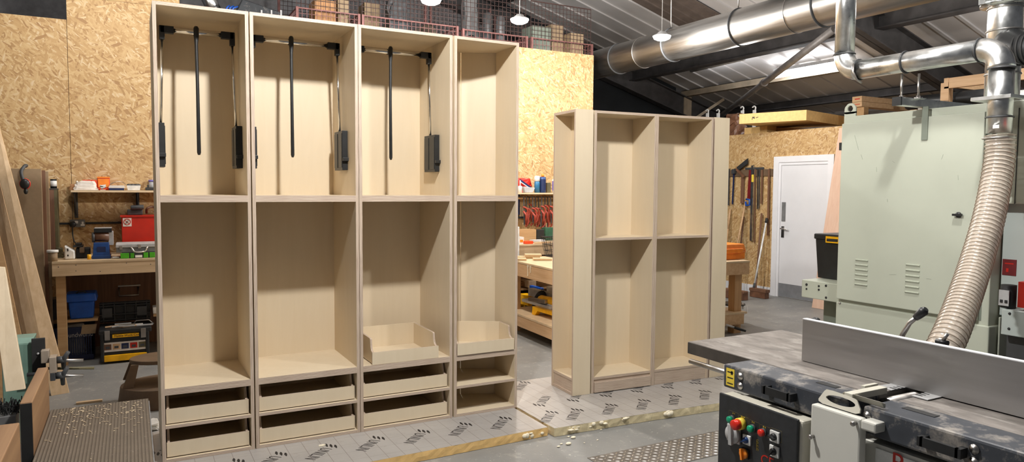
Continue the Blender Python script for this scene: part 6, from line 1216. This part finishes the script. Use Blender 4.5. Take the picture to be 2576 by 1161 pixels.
for k, (y0, y1, lab) in enumerate(((243, 257, 'upper redwood timber with red stamped end, on the OSB room'), (257, 270, 'lower redwood timber with red stamped end, on the OSB room'))):
    X = 8.9; p = AX(2144, (y0+y1)/2, X); q = AX(2168, (y0+y1)/2, X); zA, zB_ = AX(2150, y1, X).z+.004, AX(2150, y0, X).z; t = thing('timber_beam', lab, 'timber', p, 0, 'stamped redwood timbers'); b = MB('orange_timber'); b.box(X, X+2.2, q.y, p.y, zA, zB_); b.build('beam', t); b = MB('red_paint'); b.box(X-.001, X, q.y+.03, p.y-.04, zA+.03, zB_-.03); b.build('end_stamp', t)
    zlow2 = zA
b = MB('orange_timber'); p, q = AX(2120, 295, 8.6), AX(2280, 275, 8.6); b.box(8.6, 8.7, AX(2330, 280, 8.6).y, AX(2125, 290, 8.6).y, ZL+.001, ZL+.10); item('timber_batten', 'long redwood batten lying along the OSB room edge behind lifting eye', 'timber', b, .001)
b = MB('bench_timber'); b.box(8.95, 9.05, AX(2168, 260, 8.9).y, AX(2144, 260, 8.9).y, ZL+.001, zlow2-.001); item('timber_bearer', 'short bearer block under stamped redwood timbers', 'timber', b, .001)
t = thing('timber_stand', 'open redwood timber frame standing on top of the OSB room', 'frame', AX(2400, 240, 8.5)); X = 8.45; zt_ = AX(2380, 197, X).z
zb0 = ZL+.001
for (x0, x1, X_) in ((2366, 2386, X), (2427, 2443, X+.9), (2290, 2308, X+1.0)):
    a, c = AX(x0, 230, X_), AX(x1, 230, X_); b = MB('orange_timber'); b.box(X_, X_+.09, c.y, a.y, zb0, zt_-.05+(.0 if X_ == X else -.02)); b.build('post', t)
a, c = AX(2376, 205, X), AX(2386, 205, X); b = MB('orange_timber'); b.box(X-.01, X+1.3, c.y, a.y, zt_-.1, zt_+.002); b.build('top_rail', t)
a, c = AX(2366, 205, X), AX(2480, 205, X+.0); b = MB('orange_timber'); yy = AX(2376, 200, X).y; b.box(X, X+.06, yy-1.0, yy, zt_-.12, zt_-.0); b.build('top_rail', t)
b = MB('orange_timber'); b.box(X, X+.12, AX(2380, 258, X).y-.9, AX(2366, 258, X).y, zb0, zb0+.06); b.build('base_board', t)
for k, (x, y, r, m, nm, lab, X_) in enumerate(((2283, 246, .085, 'black_plastic', 'plastic_roll', 'shiny black roll lying on OSB room behind the threaded rods', 8.72), (2302, 240, .07, 'rubber', 'plastic_roll', 'dull black roll resting beside the shiny black roll', 8.98), (2345, 252, .075, 'white_plastic', 'white_roll', 'white plastic bagged roll lying under the timber frame', 9.2))):
    p = AX(x, y, X_); p.z = min(p.z, zt_-.13-r) if p.z > ZL+r else ZL+r; d = V((.05, -1, 0)).normalized(); b = MB(m); b.tube([p, p+d*.02, p+d*1.15], [r*.9, r, r], None, 20); b.tube([p+V((0, 0, 0))-d*.001, p+d*.004], r*.55, 'dark_grey', 16); item(nm, lab, 'roll', b, 0, 'long rolls on the OSB room' if k < 2 else None)
# ================================================================ WIRE CRATES ON TOP OF THE OSB WALL
ZC = 3.3
b = MB('dark_wood'); b.box(.5, XE, YB+.0, YB+1.3, ZC-.04+.0-.0, ZC-.006) if False else b.box(.36, XE, YB+.065, YB+1.4, 3.2, 3.294); struct(b, 'trim_13')
def crate(lab, x0, x1, y0, y1, hf, hb, legs=True):
    t = thing('wire_crate', lab, 'crate', ((x0+x1)/2, (y0+y1)/2, ZC), 0, 'rusty wire mesh crates'); g = .052
    def panel(nm, p, q, z0, z1):
        b = MB('wire_dark' if z1-z0 > .3 else 'rust_wire'); p, q = V(p), V(q); L = (q-p).length; n = max(2, int(L/g)); k = max(1, int((z1-z0)/g)); w = .0026
        for i in range(n+1): c = p.lerp(q, i/n); b.box(c.x-w, c.x+w, c.y-w, c.y+w, z0, z1)
        for i in range(k+1):
            z = z0+(z1-z0)*i/k; ww = .0065 if i in (0, k) else w
            b.beam((p.x, p.y, z), (q.x, q.y, z), ww*2, ww*2)
        b.build(nm, t)
    panel('front_mesh', (x0, y0, 0), (x1, y0, 0), ZC, ZC+hf); panel('upper_mesh', (x0, y0+.03, 0), (x1, y0+.03, 0), ZC+hf, ZC+hb); panel('back_mesh', (x0, y1, 0), (x1, y1, 0), ZC, ZC+hb)
    panel('side_mesh', (x0, y0, 0), (x0, y1, 0), ZC, ZC+hf); panel('side_mesh', (x1, y0, 0), (x1, y1, 0), ZC, ZC+hf)
    for x in (x0, x1):
        for y in (y0, y1): b = MB('rust_wire'); b.box(x-.014, x+.014, y-.014, y+.014, ZC, ZC+(hb if y == y1 else hf)+.01); b.build('corner_post', t)
    b = MB('rust_wire'); b.box(x0, x1, y0, y1, ZC-.003, ZC+.004); b.build('tray_floor', t)
    return t
yc0, yc1 = YB+.10, YB+1.15
cx_ = [AY(x, 90, yc0).x for x in (748, 903, 1150, 1165, 1325, 1338, 1489)]
crate('rusty wire crate with orange lined boxes above the second wardrobe', cx_[0], cx_[1], yc0, yc1, .17, .75)
crate('rusty wire crate full of dark pipes above the third wardrobe', cx_[1]+.045, cx_[2], yc0, yc1, .17, .8)
crate('rusty wire crate lit bright red behind the pendant lamp', cx_[3], cx_[4], yc0, yc1, .15, .72)
crate('rusty wire crate nearest the end of OSB wall', cx_[5], cx_[6], yc0, yc1, .15, .62)
def stored(k, nm, lab, x0, x1, y0, y1, Y, m, kind, grp=None):
    a, c = AY(x0, (y0+y1)/2, Y), AY(x1, (y0+y1)/2, Y); zt = AY((x0+x1)/2, y0, Y).z; b = MB(m); w = c.x-a.x; zb = ZC+.006
    if kind == 'box': b.box(a.x, c.x, Y, Y+.3, zb, zt)
    elif kind == 'ring':
        r = w/2; cz = zb+r+.003
        b.pipe((a.x+r, Y, cz), (a.x+r, Y+.42, cz), r, .006, m, 28)
    elif kind == 'bag': b.bm.free(); b = crumple(a.x, c.x, Y, Y+.24, zb, zt, m, .03, k+70)
    elif kind == 'drum': b.lathe([(w/2, zb), (w/2, zt-.08), (w*.42, zt-.02), (w*.3, zt)], ((a.x+c.x)/2, Y+.2, 0), None, 24)
    elif kind == 'disc': r = w/2; b.lathe([(r*.93, 0), (r, .02), (r, .12), (r*.9, .14), (0, .14)], ((a.x+c.x)/2, Y, zb+r), None, 28, (0, 1, 0))
    item(nm, lab, 'stored item', b, .004 if kind == 'box' else 0, grp)
yi = YB+.35
for k, a in enumerate((('panel_box', 'pale box in the crate above the second wardrobe, right of orange lined box', 850, 878, 0, 40, yi, 'mdf', 'box'), ('carton', 'orange lined carton inside first wire crate', 792, 845, 0, 40, yi, 'cardboard', 'box'),
    ('carton', 'wide pale carton behind the mesh of second wire crate', 872+45, 955, 8, 48, yi+.3, 'mdf', 'box'), ('cable_heap', 'dark heap of straps in the second wire crate', 975, 1035, -10, 60, yi, 'dark_grey', 'bag'),
    ('duct_offcut', 'pale ribbed duct offcut left of the dark pipe end in second crate', 1056, 1098, 20, 60, yi, 'hose_band', 'ring'), ('duct_offcut', 'dark duct end beside the crate corner post in second crate', 1104, 1124, 34, 62, yi, 'crate_grey', 'ring'),
    ('duct_offcut', 'larger round duct end left in the lit third crate', 1173, 1200, 45, 75, yi, 'crate_grey', 'ring'), ('duct_offcut', 'second round duct end touching the larger one in third crate', 1201, 1224, 50, 80, yi, 'crate_grey', 'ring'), ('duct_offcut', 'smallest round duct end low in the third crate', 1229, 1241, 62, 80, yi-.04, 'crate_grey', 'ring'),
    ('reducer_drum', 'pale grey drum shape standing in the third crate', 1232, 1256, 24, 78, yi+.1, 'crate_grey', 'drum'), ('reducer_drum', 'wider grey drum behind the pendant lamp', 1266, 1288, 32, 84, yi-.1, 'crate_grey', 'drum'),
    ('foil_bag', 'big pale padded bag on top of the third crate contents', 1172, 1208, -12, 36, yi+.46, 'mid_grey', 'bag'), ('metal_box', 'greenish box low in the fourth crate', 1340, 1386, 66, 98, yi, 'sage_dark', 'box'), ('carton', 'white carton in the middle of fourth crate', 1388, 1418, 62, 100, yi+.05, 'mdf', 'box'), ('carton', 'white carton with dark holes at right end of fourth crate', 1436, 1468, 84, 110, yi-.1, 'mdf', 'box'), ('vent_reel', 'grey reel lying high in the fourth crate', 1350, 1385, 10, 60, yi+.5, 'mid_grey', 'disc'))):
    stored(k, *a, grp={'carton': 'cartons in the wire crates', 'duct_offcut': 'round duct offcuts in crates', 'reducer_drum': 'grey drums in crates'}.get(a[0]))
# dark machine casing and loose duct above the first wardrobe
t = thing('machine_casing', 'dark blue grey machine casing lying above the first two wardrobes', 'machine part', (AY(660, 30, YB+.3).x, YB+.4, ZC)); a, c = AY(585, 30, YB+.25), AY(712, 40, YB+.25); zt_ = AY(640, 0, YB+.25).z
b = MB('machine_black'); b.pbox([(a.x, YB+.25, ZC+.005), (c.x, YB+.25, ZC+.005), (c.x, YB+.8, ZC+.005), (a.x, YB+.8, ZC+.005), (a.x+.1, YB+.25, zt_), (c.x, YB+.25, ZC+.13), (c.x, YB+.8, ZC+.13), (a.x+.1, YB+.8, zt_)]); b.build('casing_body', t, bevel=.01)
b = MB('blue_plastic'); p = AY(565, 14, YB+.22)
for k in range(3): b.tube([(p.x+.03*k, YB+.24, p.z-.1), (p.x+.03*k+.02, YB+.2, p.z-.02), (p.x+.04*k+.05, YB+.24, p.z+.01)], .009, None, 8)
b.build('blue_leads', t); b = MB('light_grey')
for x in (658, 683, 707): p = AY(x, 30, YB+.24); b.box(p.x-.008, p.x+.008, YB+.238, YB+.25, p.z-.05, p.z+.02)
b.build('bright_clips', t)
a, c = AY(533, 12, YB+.5), AY(575, 12, YB+.5); b = MB('galvanised'); b.tube([(c.x-.12, YB+.5, ZC+.0+.08), ((a.x+c.x)/2-.12, YB+.5, ZC+.25), (a.x-.1, YB+.6, ZC+.6)], .075, None, 20); item('loose_duct', 'loose grey duct length slanting above the first wardrobe', 'duct', b, 0)
